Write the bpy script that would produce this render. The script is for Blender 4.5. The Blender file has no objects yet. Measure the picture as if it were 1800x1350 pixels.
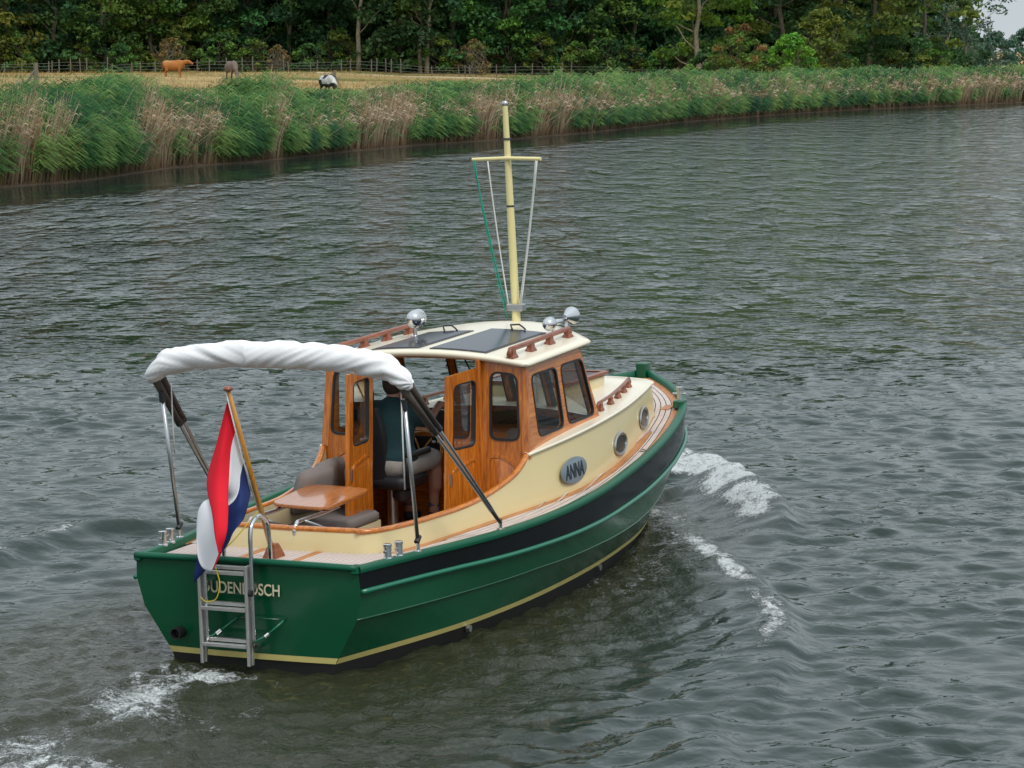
import bpy, bmesh, math, random
import numpy as np
from mathutils import Vector, Matrix, noise as mnoise

# ------------------------------------------------------------------ camera, sky, sun, exposure
SC = bpy.context.scene
COL = SC.collection
R = math.radians
CAM_F, CAM_PITCH, CAM_H = 4437.7, 0.13255, 4.5274      # focal in photo pixels (1800 wide), pitch down, height above water
cam = bpy.data.cameras.new('camera'); cam.sensor_width = 36.0; cam.lens = 36.0 * CAM_F / 1800.0
cam.clip_start = 0.5; cam.clip_end = 6000
camo = bpy.data.objects.new('camera', cam); COL.objects.link(camo)
camo.location = (0, 0, CAM_H); camo.rotation_euler = (math.pi / 2 - CAM_PITCH, 0, 0)
SC.camera = camo
SUN_EL, SUN_AZ = 52.0, 150.0      # azimuth measured clockwise from +Y (view direction)
world = bpy.data.worlds.new('World'); SC.world = world; world.use_nodes = True
wn, wl = world.node_tree.nodes, world.node_tree.links
wn.clear()
wout = wn.new('ShaderNodeOutputWorld'); wbg = wn.new('ShaderNodeBackground')
sky = wn.new('ShaderNodeTexSky'); sky.sky_type = 'NISHITA'; sky.sun_disc = False
sky.sun_elevation = R(SUN_EL); sky.sun_rotation = R(SUN_AZ); sky.dust_density = 4.0; sky.air_density = 1.0; sky.ozone_density = 1.0
# overcast: the blue sky is veiled by a soft grey cloud layer
wtc = wn.new('ShaderNodeTexCoord'); wmap = wn.new('ShaderNodeMapping'); wmap.inputs['Scale'].default_value = (1.0, 1.0, 2.6)
wno = wn.new('ShaderNodeTexNoise'); wno.inputs['Scale'].default_value = 2.2; wno.inputs['Detail'].default_value = 5.0
wr = wn.new('ShaderNodeValToRGB'); wr.color_ramp.elements[0].position = 0.32; wr.color_ramp.elements[1].position = 0.70
wr.color_ramp.elements[0].color = (5.45, 6.15, 6.65, 1); wr.color_ramp.elements[1].color = (7.45, 8.05, 8.4, 1)
# standard overcast luminance: brighter towards the zenith than at the horizon
wsx = wn.new('ShaderNodeSeparateXYZ'); wl.new(wtc.outputs['Generated'], wsx.inputs['Vector'])
wmr = wn.new('ShaderNodeMapRange'); wmr.inputs['To Min'].default_value = .82; wmr.inputs['To Max'].default_value = 1.50; wl.new(wsx.outputs['Z'], wmr.inputs['Value'])
wmu = wn.new('ShaderNodeMixRGB'); wmu.blend_type = 'MULTIPLY'; wmu.inputs['Fac'].default_value = 1.0; wl.new(wr.outputs['Color'], wmu.inputs['Color1']); wl.new(wmr.outputs['Result'], wmu.inputs['Color2'])
wmix = wn.new('ShaderNodeMixRGB'); wmix.inputs['Fac'].default_value = 0.86
wl.new(wtc.outputs['Generated'], wmap.inputs['Vector']); wl.new(wmap.outputs['Vector'], wno.inputs['Vector'])
wl.new(wno.outputs['Fac'], wr.inputs['Fac'])
wl.new(sky.outputs['Color'], wmix.inputs['Color1']); wl.new(wmu.outputs['Color'], wmix.inputs['Color2'])
wl.new(wmix.outputs['Color'], wbg.inputs['Color']); wbg.inputs['Strength'].default_value = 0.10
wl.new(wbg.outputs['Background'], wout.inputs['Surface'])
sun = bpy.data.lights.new('sun', 'SUN'); sun.energy = 1.3; sun.angle = R(18); sun.color = (1.0, 0.96, 0.9)
suno = bpy.data.objects.new('sun', sun); COL.objects.link(suno)
_a, _e = R(SUN_AZ), R(SUN_EL)
sdir = Vector((math.sin(_a) * math.cos(_e), math.cos(_a) * math.cos(_e), math.sin(_e)))
suno.rotation_euler = sdir.to_track_quat('Z', 'Y').to_euler()
suno.location = sdir * 60
SC.view_settings.view_transform = 'Standard'; SC.view_settings.look = 'None'
SC.view_settings.exposure = 0.30; SC.view_settings.gamma = 1.0; SC.view_settings.use_curve_mapping = False
SC.cycles.max_bounces = 8; SC.cycles.transparent_max_bounces = 12; SC.cycles.glossy_bounces = 4
SC.cycles.caustics_reflective = False; SC.cycles.caustics_refractive = False
SC.cycles.use_denoising = True

rng = np.random.default_rng(7); random.seed(7)

# ------------------------------------------------------------------ boat frame (x to the bow, y to port, z up from the waterline)
BYAW, BX, BY, BROLL = 0.41973, -1.93316, 18.11484, -0.02823
BM = Matrix.Translation((BX, BY, 0)) @ Matrix.Rotation(math.pi / 2 - BYAW, 4, 'Z') @ Matrix.Rotation(BROLL, 4, 'X')
BMI = BM.inverted()
def pix_ray(u, v):
    a, b = (u - 900) / CAM_F, (v - 675) / CAM_F
    cp, sp = math.cos(CAM_PITCH), math.sin(CAM_PITCH)
    return Vector((0, 0, CAM_H)), Vector((a, cp - b * sp, -sp - b * cp))
def px(u, v, ax, val):
    """photo pixel -> boat-frame point lying on the plane ax = val"""
    o, d = pix_ray(u, v); o = BMI @ o; d = BMI.to_3x3() @ d
    i = 'xyz'.index(ax); t = (val - o[i]) / d[i]
    return o + d * t
def pw(u, dist):
    """world x of a photo column at distance dist"""
    return (u - 900) / CAM_F * dist

# ------------------------------------------------------------------ helpers
def tag(o, label=None, cat=None, group=None, kind=None):
    if label: o['label'] = label
    if cat: o['category'] = cat
    if group: o['group'] = group
    if kind: o['kind'] = kind
    return o
def empty(name, loc=(0, 0, 0), rz=0):
    o = bpy.data.objects.new(name, None); COL.objects.link(o); o.location = loc; o.rotation_euler = (0, 0, rz)
    o.empty_display_size = 0.2
    return o
class MB:
    def __init__(s): s.v = []; s.f = []; s.m = []
    def add(s, vs, fs, mi=0):
        b = len(s.v); s.v += [tuple(map(float, q)) for q in vs]; s.f += [tuple(b + i for i in f) for f in fs]; s.m += [mi] * len(fs); return s
    def box(s, lo, hi, mi=0):
        x0, y0, z0 = lo; x1, y1, z1 = hi
        return s.add([(x0,y0,z0),(x1,y0,z0),(x1,y1,z0),(x0,y1,z0),(x0,y0,z1),(x1,y0,z1),(x1,y1,z1),(x0,y1,z1)],
                     [(3,2,1,0),(4,5,6,7),(0,1,5,4),(1,2,6,5),(2,3,7,6),(3,0,4,7)], mi)
    def rbox(s, lo, hi, r, mi=0, n=3):
        """box with rounded vertical edges and softened top/bottom"""
        x0, y0, z0 = lo; x1, y1, z1 = hi
        pts = []
        for cx, cy, a0 in ((x1-r, y1-r, 0), (x0+r, y1-r, 90), (x0+r, y0+r, 180), (x1-r, y0+r, 270)):
            for k in range(n + 1):
                a = R(a0 + 90 * k / n); pts.append((cx + r * math.cos(a), cy + r * math.sin(a)))
        c = min(r * .4, (z1 - z0) * .3); mx, my = (x0 + x1) / 2, (y0 + y1) / 2
        def ring(z, ins):
            fx = 1 - ins / max((x1 - x0) / 2, 1e-6); fy = 1 - ins / max((y1 - y0) / 2, 1e-6)
            return [(mx + (p[0] - mx) * fx, my + (p[1] - my) * fy, z) for p in pts]
        return s.loft([ring(z0, c), ring(z0 + c, 0), ring(z1 - c, 0), ring(z1, c)], True, True, mi)
    def loft(s, rings, closed=True, caps=True, mi=0):
        n = len(rings[0]); vs = [p for r_ in rings for p in r_]; fs = []
        for i in range(len(rings) - 1):
            for j in range(n if closed else n - 1):
                k = (j + 1) % n
                fs.append((i*n + j, i*n + k, (i+1)*n + k, (i+1)*n + j))
        if caps and closed:
            fs.append(tuple(range(n - 1, -1, -1))); b = (len(rings) - 1) * n; fs.append(tuple(b + i for i in range(n)))
        return s.add(vs, fs, mi)
    def tube(s, path, rad, n=10, caps=True, mi=0, flat=1.0):
        path = [Vector(q) for q in path]
        if not isinstance(rad, (list, tuple, np.ndarray)): rad = [rad] * len(path)
        rings = []; up = None
        for i, q in enumerate(path):
            t = (path[min(i + 1, len(path) - 1)] - path[max(i - 1, 0)]).normalized()
            if up is None:
                a = Vector((0, 0, 1)) if abs(t.z) < .9 else Vector((1, 0, 0)); up = (a - t * a.dot(t)).normalized()
            else:
                up = up - t * up.dot(t)
                up = up.normalized() if up.length > 1e-6 else Vector((1, 0, 0))
            sd = t.cross(up)
            rings.append([q + (sd * math.cos(2*math.pi*k/n) + up * flat * math.sin(2*math.pi*k/n)) * rad[i] for k in range(n)])
        return s.loft(rings, True, caps, mi)
    def lathe(s, prof, axis='z', at=(0, 0, 0), n=20, mi=0):
        rings = []
        for r_, h in prof:
            ring = []
            for k in range(n):
                a = 2 * math.pi * k / n; c, d = r_ * math.cos(a), r_ * math.sin(a)
                q = {'z': (c, d, h), 'x': (h, c, d), 'y': (d, h, c)}[axis]
                ring.append((q[0] + at[0], q[1] + at[1], q[2] + at[2]))
            rings.append(ring)
        return s.loft(rings, True, True, mi)
    def grid(s, rows, mi=0):
        return s.loft(rows, False, False, mi)
    def slab(s, rows, dn, mi=0):
        """rows: list of open rows of points (a surface); dn: offset vector for the underside -> closed slab"""
        nr, n = len(rows), len(rows[0]); top = [Vector(p) for r_ in rows for p in r_]; dn = Vector(dn)
        vs = top + [p + dn for p in top]; o = nr * n; fs = []
        for i in range(nr - 1):
            for j in range(n - 1):
                a, b, c, d = i*n+j, i*n+j+1, (i+1)*n+j+1, (i+1)*n+j
                fs += [(a, b, c, d), (o+d, o+c, o+b, o+a)]
        for i in range(nr - 1):
            a, d = i*n, (i+1)*n; fs.append((a, d, o+d, o+a))
            b, c = i*n+n-1, (i+1)*n+n-1; fs.append((c, b, o+b, o+c))
        for j in range(n - 1):
            fs.append((j+1, j, o+j, o+j+1)); b = (nr-1)*n; fs.append((b+j, b+j+1, o+b+j+1, o+b+j))
        return s.add(vs, fs, mi)
    def mesh(s, name, mats, smooth=None, fix=True):
        me = bpy.data.meshes.new(name); me.from_pydata(s.v, [], s.f); 
        for m in (mats if isinstance(mats, (list, tuple)) else [mats]): me.materials.append(m)
        me.polygons.foreach_set('material_index', s.m)
        if fix:
            bm = bmesh.new(); bm.from_mesh(me); bmesh.ops.recalc_face_normals(bm, faces=bm.faces); bm.to_mesh(me); bm.free()
        if smooth is not None:
            me.polygons.foreach_set('use_smooth', [True] * len(me.polygons))
            if smooth < 179:
                bm = bmesh.new(); bm.from_mesh(me); a = R(smooth)
                for e in bm.edges:
                    if len(e.link_faces) == 2 and e.calc_face_angle(0) > a: e.smooth = False
                bm.to_mesh(me); bm.free()
        me.update(); return me
    def build(s, name, mats, parent=None, smooth=None, bevel=0.0, fix=True):
        me = s.mesh(name, mats, smooth, fix)
        o = bpy.data.objects.new(name, me); COL.objects.link(o)
        if parent is not None: o.parent = parent
        if bevel > 0:
            md = o.modifiers.new('bevel', 'BEVEL'); md.width = bevel; md.segments = 2; md.limit_method = 'ANGLE'; md.angle_limit = R(40)
        return o
def dup(o, parent=None, loc=None):
    c = o.copy(); COL.objects.link(c); c.parent = parent
    if loc is not None: c.location = loc
    return c
def mesh_np(name, verts, faces, mats, smooth=False, mi=None, attrs=None):
    """fast mesh from numpy: faces (n,3) or (n,4)"""
    me = bpy.data.meshes.new(name); k = faces.shape[1]
    me.vertices.add(len(verts)); me.vertices.foreach_set('co', np.ascontiguousarray(verts, np.float32).ravel())
    me.loops.add(faces.size); me.loops.foreach_set('vertex_index', np.ascontiguousarray(faces, np.int32).ravel())
    me.polygons.add(len(faces)); me.polygons.foreach_set('loop_start', np.arange(0, faces.size, k, dtype=np.int32))
    for m in (mats if isinstance(mats, (list, tuple)) else [mats]): me.materials.append(m)
    if mi is not None: me.polygons.foreach_set('material_index', np.ascontiguousarray(mi, np.int32))
    if smooth: me.polygons.foreach_set('use_smooth', np.ones(len(faces), bool))
    for an, av in (attrs or {}).items():
        if av.ndim == 1:
            at = me.attributes.new(an, 'FLOAT', 'POINT'); at.data.foreach_set('value', np.ascontiguousarray(av, np.float32))
        else:
            at = me.attributes.new(an, 'FLOAT_COLOR', 'POINT'); c4 = np.ones((len(av), 4), np.float32); c4[:, :3] = av
            at.data.foreach_set('color', c4.ravel())
    me.update(calc_edges=True); me.validate(); return me
def link(name, me, parent=None):
    o = bpy.data.objects.new(name, me); COL.objects.link(o); o.parent = parent; return o

# ------------------------------------------------------------------ materials
def newmat(name):
    m = bpy.data.materials.new(name); m.use_nodes = True
    return m, m.node_tree.nodes, m.node_tree.links, m.node_tree.nodes['Principled BSDF']
def simple(name, col, rough=.5, metal=0., coat=0., var=0.08, scale=6., bump=0.0, bscale=40., spec=None):
    m, n, l, b = newmat(name)
    b.inputs['Roughness'].default_value = rough; b.inputs['Metallic'].default_value = metal
    b.inputs['Coat Weight'].default_value = coat; b.inputs['Coat Roughness'].default_value = .06
    if spec is not None: b.inputs['Specular IOR Level'].default_value = spec
    tc = n.new('ShaderNodeTexCoord'); no = n.new('ShaderNodeTexNoise'); no.inputs['Scale'].default_value = scale; no.inputs['Detail'].default_value = 4
    l.new(tc.outputs['Object'], no.inputs['Vector'])
    mx = n.new('ShaderNodeMixRGB'); c = np.array(col)
    mx.inputs['Color1'].default_value = (*np.clip(c * (1 - var), 0, 1), 1); mx.inputs['Color2'].default_value = (*np.clip(c * (1 + var), 0, 1), 1)
    l.new(no.outputs['Fac'], mx.inputs['Fac']); l.new(mx.outputs['Color'], b.inputs['Base Color'])
    if bump > 0:
        n2 = n.new('ShaderNodeTexNoise'); n2.inputs['Scale'].default_value = bscale; n2.inputs['Detail'].default_value = 3
        l.new(tc.outputs['Object'], n2.inputs['Vector'])
        bp = n.new('ShaderNodeBump'); bp.inputs['Strength'].default_value = bump; bp.inputs['Distance'].default_value = .01
        l.new(n2.outputs['Fac'], bp.inputs['Height']); l.new(bp.outputs['Normal'], b.inputs['Normal'])
    return m
def wood(name, c0, c1, stretch=(1, 1, 1), scale=14., rough=.3, coat=.6):
    """grain: noise strongly stretched along one axis, with fine streaks"""
    m, n, l, b = newmat(name)
    b.inputs['Roughness'].default_value = rough; b.inputs['Coat Weight'].default_value = coat; b.inputs['Coat Roughness'].default_value = .05
    tc = n.new('ShaderNodeTexCoord'); mp = n.new('ShaderNodeMapping'); mp.inputs['Scale'].default_value = stretch
    l.new(tc.outputs['Object'], mp.inputs['Vector'])
    n1 = n.new('ShaderNodeTexNoise'); n1.inputs['Scale'].default_value = scale; n1.inputs['Detail'].default_value = 6; n1.inputs['Roughness'].default_value = .65; n1.inputs['Distortion'].default_value = .6
    l.new(mp.outputs['Vector'], n1.inputs['Vector'])
    rp = n.new('ShaderNodeValToRGB'); rp.color_ramp.elements[0].position = .33; rp.color_ramp.elements[1].position = .68
    rp.color_ramp.elements[0].color = (*c0, 1); rp.color_ramp.elements[1].color = (*c1, 1)
    l.new(n1.outputs['Fac'], rp.inputs['Fac'])
    n2 = n.new('ShaderNodeTexNoise'); n2.inputs['Scale'].default_value = 2.2; n2.inputs['Detail'].default_value = 3
    l.new(tc.outputs['Object'], n2.inputs['Vector'])
    mx = n.new('ShaderNodeMixRGB'); mx.blend_type = 'MULTIPLY'; mx.inputs['Fac'].default_value = .35
    l.new(rp.outputs['Color'], mx.inputs['Color1']); l.new(n2.outputs['Color'], mx.inputs['Color2'])
    gr = n.new('ShaderNodeRGBToBW'); l.new(n2.outputs['Color'], gr.inputs['Color'])
    ad = n.new('ShaderNodeMath'); ad.operation = 'MULTIPLY_ADD'; ad.inputs[1].default_value = .9; ad.inputs[2].default_value = .55
    l.new(gr.outputs['Val'], ad.inputs[0]); l.new(ad.outputs['Value'], mx.inputs['Color2'])
    l.new(mx.outputs['Color'], b.inputs['Base Color'])
    bp = n.new('ShaderNodeBump'); bp.inputs['Strength'].default_value = .12; bp.inputs['Distance'].default_value = .004
    l.new(n1.outputs['Fac'], bp.inputs['Height']); l.new(bp.outputs['Normal'], b.inputs['Normal'])
    return m
M = {}
M['mahogany'] = wood('varnished_mahogany', (.29, .064, .006), (.66, .215, .020), (9, 9, .7), 5.0, .25, .7)
M['mahogany_h'] = wood('varnished_mahogany_horizontal', (.35, .085, .008), (.70, .24, .022), (.7, 9, 9), 5.0, .25, .7)
M['mahogany_y'] = wood('varnished_mahogany_cross', (.29, .068, .009), (.56, .185, .026), (9, .7, 9), 5.0, .25, .7)
M['mahogany_red'] = wood('dark_red_mahogany', (.15, .036, .014), (.30, .085, .034), (1.2, 9, 9), 5.0, .4, .3)
M['table_wood'] = wood('glossy_table_wood', (.32, .085, .016), (.58, .20, .04), (.8, 9, 9), 5.0, .2, .45)
M['margin_wood'] = wood('oiled_margin_board', (.34, .125, .04), (.54, .235, .085), (.8, 8, 8), 5.0, .5, .1)
M['teak'] = wood('weathered_teak', (.46, .375, .335), (.64, .545, .50), (.6, 12, 12), 6.0, .7, 0.)
M['staff_wood'] = wood('honey_varnished_pine', (.42, .16, .012), (.60, .27, .03), (8, 8, 1), 5.0, .3, .5)
M['cream'] = simple('cream_paint', (.72, .60, .325), .3, coat=.35, var=.03, scale=2.5)
M['ivory'] = simple('ivory_tops', (.80, .735, .575), .32, coat=.3, var=.03, scale=2.5)  # roof and trunk tops: paler, less saturated tone than the cream sides
M['mast_paint'] = simple('pale_yellow_paint', (.78, .69, .34), .35, coat=.2, var=.04)
M['green'] = simple('dark_green_gloss_paint', (.0015, .078, .031), .25, coat=.35, var=.16, scale=1.3, bump=.03, bscale=3.0)
M['green_gun'] = simple('green_gunwale_paint', (.003, .092, .046), .4, coat=.0, var=.12, spec=.3)
M['green_light'] = simple('green_rail_paint', (.005, .145, .080), .3, coat=.25, var=.08)
M['black_gloss'] = simple('black_gloss_strake', (.005, .007, .008), .10, coat=.0, var=.2, bump=.05, bscale=5.0, spec=.09)
M['boot_yellow'] = simple('pale_yellow_boot_stripe', (.62, .53, .19), .4, coat=.1, var=.10, scale=9)
M['antifoul'] = simple('black_antifouling', (.012, .012, .011), .6, var=.3, scale=12)
M['steel'] = simple('stainless_steel', (.62, .63, .64), .16, metal=1., var=.05)
M['steel_dull'] = simple('brushed_steel', (.48, .49, .50), .34, metal=1., var=.1)
M['alu'] = simple('worn_aluminium', (.56, .55, .53), .38, metal=.85, var=.18, scale=14)
M['black_rubber'] = simple('black_rubber', (.012, .012, .013), .55)
M['black_plastic'] = simple('black_plastic', (.018, .018, .020), .45)
M['sleeve'] = simple('brown_sleeve_fabric', (.075, .058, .048), .85, var=.2, scale=30, bump=.3)
M['canvas'] = simple('white_canvas', (.80, .80, .81), .8, var=.03, bump=.12, bscale=120, spec=.2)
M['cushion'] = simple('grey_cushion', (.20, .175, .165), .9, var=.07, scale=18, bump=.3, bscale=160, spec=.15)
M['seat_black'] = simple('black_seat_vinyl', (.014, .015, .018), .5, var=.15)
M['solar'] = simple('solar_glass', (.012, .015, .032), .16, coat=.0, spec=.22, var=.2, scale=20)
M['solar_frame'] = simple('solar_frame', (.04, .042, .05), .4)
M['rope_green'] = simple('green_rope', (.012, .26, .18), .8, scale=200, var=.4)
M['rope_white'] = simple('white_rope', (.66, .66, .63), .8, scale=200, var=.25)
M['rope_yellow'] = simple('yellow_rope', (.62, .48, .03), .8)
M['plate'] = simple('blue_grey_nameplate', (.16, .20, .235), .4, var=.06)
M['letter_dark'] = simple('dark_lettering', (.008, .014, .022), .5)
M['letter_cream'] = simple('cream_lettering', (.68, .64, .44), .5)
M['liner'] = simple('cream_liner', (.62, .53, .33), .45, var=.05)
M['dark_interior'] = simple('dark_interior_panel', (.025, .014, .010), .5, var=.25)
M['switch_white'] = simple('white_switch', (.75, .75, .75), .5)
M['skin'] = simple('skin', (.42, .22, .155), .55, var=.08, scale=9)
M['shirt'] = simple('dark_teal_shirt', (.010, .045, .055), .9, var=.35, scale=55, bump=.2)
M['shorts'] = simple('light_grey_shorts', (.36, .345, .32), .9, var=.1, scale=14, bump=.4, bscale=25)
M['hair'] = simple('brown_grey_hair', (.045, .030, .022), .8, var=.3, scale=60, bump=.5)
M['sock'] = simple('blue_grey_sock', (.085, .11, .16), .9)
M['shoe'] = simple('navy_shoe', (.012, .018, .04), .7)
M['flag_red'] = simple('flag_red', (.66, .012, .028), .75, var=.05, spec=.2)
M['flag_white'] = simple('flag_white', (.72, .73, .76), .75, var=.03, spec=.2)
M['flag_blue'] = simple('flag_blue', (.014, .030, .12), .75, var=.08, spec=.2)
M['post_wood'] = wood('grey_weathered_post', (.10, .085, .065), (.23, .20, .16), (8, 8, 1), 6., .9, 0.)
M['wire'] = simple('galvanised_wire', (.22, .22, .21), .5, metal=.6)
M['bark'] = wood('bark', (.05, .04, .028), (.16, .135, .10), (4, 4, 1), 3., .95, 0.)
M['bark_pale'] = wood('pale_bark', (.15, .13, .09), (.32, .28, .20), (4, 4, 1), 3., .95, 0.)
def glass_mat():
    m, n, l, b = newmat('window_glass'); out = n['Material Output']
    tr = n.new('ShaderNodeBsdfTransparent'); tr.inputs['Color'].default_value = (.88, .92, .92, 1)
    gl = n.new('ShaderNodeBsdfGlossy'); gl.inputs['Roughness'].default_value = .02
    fr = n.new('ShaderNodeFresnel'); fr.inputs['IOR'].default_value = 1.5
    mp = n.new('ShaderNodeMath'); mp.operation = 'MULTIPLY_ADD'; mp.inputs[1].default_value = .75; mp.inputs[2].default_value = .0
    l.new(fr.outputs['Fac'], mp.inputs[0])
    mx = n.new('ShaderNodeMixShader'); l.new(mp.outputs['Value'], mx.inputs['Fac']); l.new(tr.outputs['BSDF'], mx.inputs[1]); l.new(gl.outputs['BSDF'], mx.inputs[2])
    l.new(mx.outputs['Shader'], out.inputs['Surface']); n.remove(b); return m
M['glass'] = glass_mat()
def leafmat(name, rough=.6, trans=.38, tint=None):
    """colour from the mesh's own per-leaf colours, slightly shifted per object; light passes through the leaf"""
    m, n, l, b = newmat(name); out = n['Material Output']
    at = n.new('ShaderNodeAttribute'); at.attribute_name = 'leafcol'
    oi = n.new('ShaderNodeObjectInfo'); hs = n.new('ShaderNodeHueSaturation')
    mr = n.new('ShaderNodeMapRange'); mr.inputs['To Min'].default_value = .475; mr.inputs['To Max'].default_value = .52
    mv = n.new('ShaderNodeMapRange'); mv.inputs['To Min'].default_value = .78; mv.inputs['To Max'].default_value = 1.22
    l.new(oi.outputs['Random'], mr.inputs['Value']); l.new(oi.outputs['Random'], mv.inputs['Value'])
    l.new(at.outputs['Color'], hs.inputs['Color']); l.new(mr.outputs['Result'], hs.inputs['Hue']); l.new(mv.outputs['Result'], hs.inputs['Value'])
    l.new(hs.outputs['Color'], b.inputs['Base Color']); b.inputs['Roughness'].default_value = rough; b.inputs['Specular IOR Level'].default_value = .25
    tl = n.new('ShaderNodeBsdfTranslucent'); l.new(hs.outputs['Color'], tl.inputs['Color'])
    mx = n.new('ShaderNodeMixShader'); mx.inputs['Fac'].default_value = trans
    l.new(b.outputs['BSDF'], mx.inputs[1]); l.new(tl.outputs['BSDF'], mx.inputs[2]); l.new(mx.outputs['Shader'], out.inputs['Surface'])
    return m
M['leaf'] = leafmat('foliage'); M['reed'] = leafmat('reed_blades', .55, .25)
# ------------------------------------------------------------------ river, bank and meadow
BANK = np.array([(-75, -60), (-45, 15), (-26, 60), (-16.7, 82.3), (-14.6, 86.5), (-12.9, 96.0), (-10.2, 100.8), (-7.4, 110.1), (-4.3, 118.5), (0, 125.9),
                 (4.6, 136.9), (10.4, 154.7), (17.2, 170.2), (25, 185.8), (33, 196.6), (42.5, 210.9), (62, 236), (100, 280), (180, 360), (420, 560), (900, 900)], float)
def bank_dist(P):
    """signed distance to the water's edge, positive on land (left of the river)"""
    P = np.atleast_2d(np.asarray(P, float)); best = np.full(len(P), 1e9); sg = np.ones(len(P))
    for a, b in zip(BANK[:-1], BANK[1:]):
        ab = b - a; t = np.clip(((P - a) @ ab) / (ab @ ab), 0, 1); q = a + t[:, None] * ab
        d = np.hypot(*(P - q).T); cr = ab[0] * (P[:, 1] - a[1]) - ab[1] * (P[:, 0] - a[0])
        m = d < best; best[m] = d[m]; sg[m] = np.where(cr[m] >= 0, 1, -1)
    return best * sg
def vnoise(x, y, seed=0):
    """smooth value noise, numpy"""
    xi, yi = np.floor(x).astype(np.int64), np.floor(y).astype(np.int64); xf, yf = x - xi, y - yi
    def h(a, b):
        k = (a * 374761393 + b * 668265263 + seed * 974634721) & 0xffffffff; k = ((k ^ (k >> 13)) * 1274126177) & 0xffffffff
        return ((k ^ (k >> 16)) & 0xffff) / 65535.0
    u, v = xf * xf * (3 - 2 * xf), yf * yf * (3 - 2 * yf)
    return (h(xi, yi) * (1 - u) + h(xi + 1, yi) * u) * (1 - v) + (h(xi, yi + 1) * (1 - u) + h(xi + 1, yi + 1) * u) * v
def ground_z(P):
    P = np.atleast_2d(np.asarray(P, float)); s = bank_dist(P)
    z = np.interp(s, [-8, -2, -.4, 0, .6, 2.5, 10, 32, 60, 2000], [-1.8, -.7, -.12, .02, .22, .5, .85, 1.5, 2.2, 2.2])
    n = (vnoise(P[:, 0] * .13, P[:, 1] * .13, 3) - .5) * .35 + (vnoise(P[:, 0] * .5, P[:, 1] * .5, 5) - .5) * .12
    return z + n * np.clip((s - 1) / 6, 0, 1)
def gz(x, y): return float(ground_z([(x, y)])[0])
t_b = np.concatenate([[0], np.cumsum(np.hypot(*np.diff(BANK, axis=0).T))])
ts = np.concatenate([np.linspace(t_b[0], t_b[2], 14), np.linspace(t_b[2], t_b[16], 150)[1:], np.linspace(t_b[16], t_b[-1], 40)[1:]])
bx, by_ = np.interp(ts, t_b, BANK[:, 0]), np.interp(ts, t_b, BANK[:, 1])
ss = np.concatenate([[-8, -3, -1, -.4, 0, .3, .8, 1.6, 2.6, 4, 6, 9, 13], np.arange(17, 130, 4.0), [140, 170, 220, 300, 420, 700, 1200]])
ND = np.array([-.91, .41])
gv = np.stack([bx[:, None] + ss[None] * ND[0], by_[:, None] + ss[None] * ND[1]], -1).reshape(-1, 2)
gzv = ground_z(gv); ns = len(ss)
ii, jj = np.meshgrid(np.arange(len(ts) - 1), np.arange(ns - 1), indexing='ij'); a = (ii * ns + jj).ravel()
gf = np.stack([a, a + ns, a + ns + 1, a + 1], 1)
def meadow_mat():
    m, n, l, b = newmat('dry_meadow_grass')
    g = n.new('ShaderNodeNewGeometry'); mp = n.new('ShaderNodeMapping'); mp.inputs['Scale'].default_value = (.03, .11, .1); l.new(g.outputs['Position'], mp.inputs['Vector'])
    n1 = n.new('ShaderNodeTexNoise'); n1.inputs['Scale'].default_value = 1.; n1.inputs['Detail'].default_value = 5; l.new(mp.outputs['Vector'], n1.inputs['Vector'])
    rp = n.new('ShaderNodeValToRGB'); e = rp.color_ramp.elements
    e[0].position = .36; e[0].color = (.085, .125, .030, 1); e[1].position = .52; e[1].color = (.30, .215, .080, 1)
    e2 = rp.color_ramp.elements.new(.42); e2.color = (.24, .19, .055, 1); e3 = rp.color_ramp.elements.new(.68); e3.color = (.40, .285, .12, 1)
    l.new(n1.outputs['Fac'], rp.inputs['Fac'])
    n2 = n.new('ShaderNodeTexNoise'); n2.inputs['Scale'].default_value = 3.; n2.inputs['Detail'].default_value = 6; l.new(g.outputs['Position'], n2.inputs['Vector'])
    mx = n.new('ShaderNodeMixRGB'); mx.blend_type = 'OVERLAY'; mx.inputs['Fac'].default_value = .5; l.new(rp.outputs['Color'], mx.inputs['Color1']); l.new(n2.outputs['Fac'], mx.inputs['Color2'])
    # bare wet mud where the bank meets the water
    at = n.new('ShaderNodeAttribute'); at.attribute_name = 'mud'; mm = n.new('ShaderNodeMixRGB'); mm.inputs['Color2'].default_value = (.055, .038, .022, 1)
    l.new(at.outputs['Fac'], mm.inputs['Fac']); l.new(mx.outputs['Color'], mm.inputs['Color1']); l.new(mm.outputs['Color'], b.inputs['Base Color'])
    b.inputs['Roughness'].default_value = .95
    bp = n.new('ShaderNodeBump'); bp.inputs['Strength'].default_value = .8; bp.inputs['Distance'].default_value = .12; l.new(n2.outputs['Fac'], bp.inputs['Height']); l.new(bp.outputs['Normal'], b.inputs['Normal'])
    return m
mud = np.clip(1 - bank_dist(gv) / 4.5, 0, 1)
me = mesh_np('meadow', np.c_[gv, gzv], gf, meadow_mat(), True, attrs={'mud': mud})
tag(link('meadow', me), kind='structure')

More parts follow.
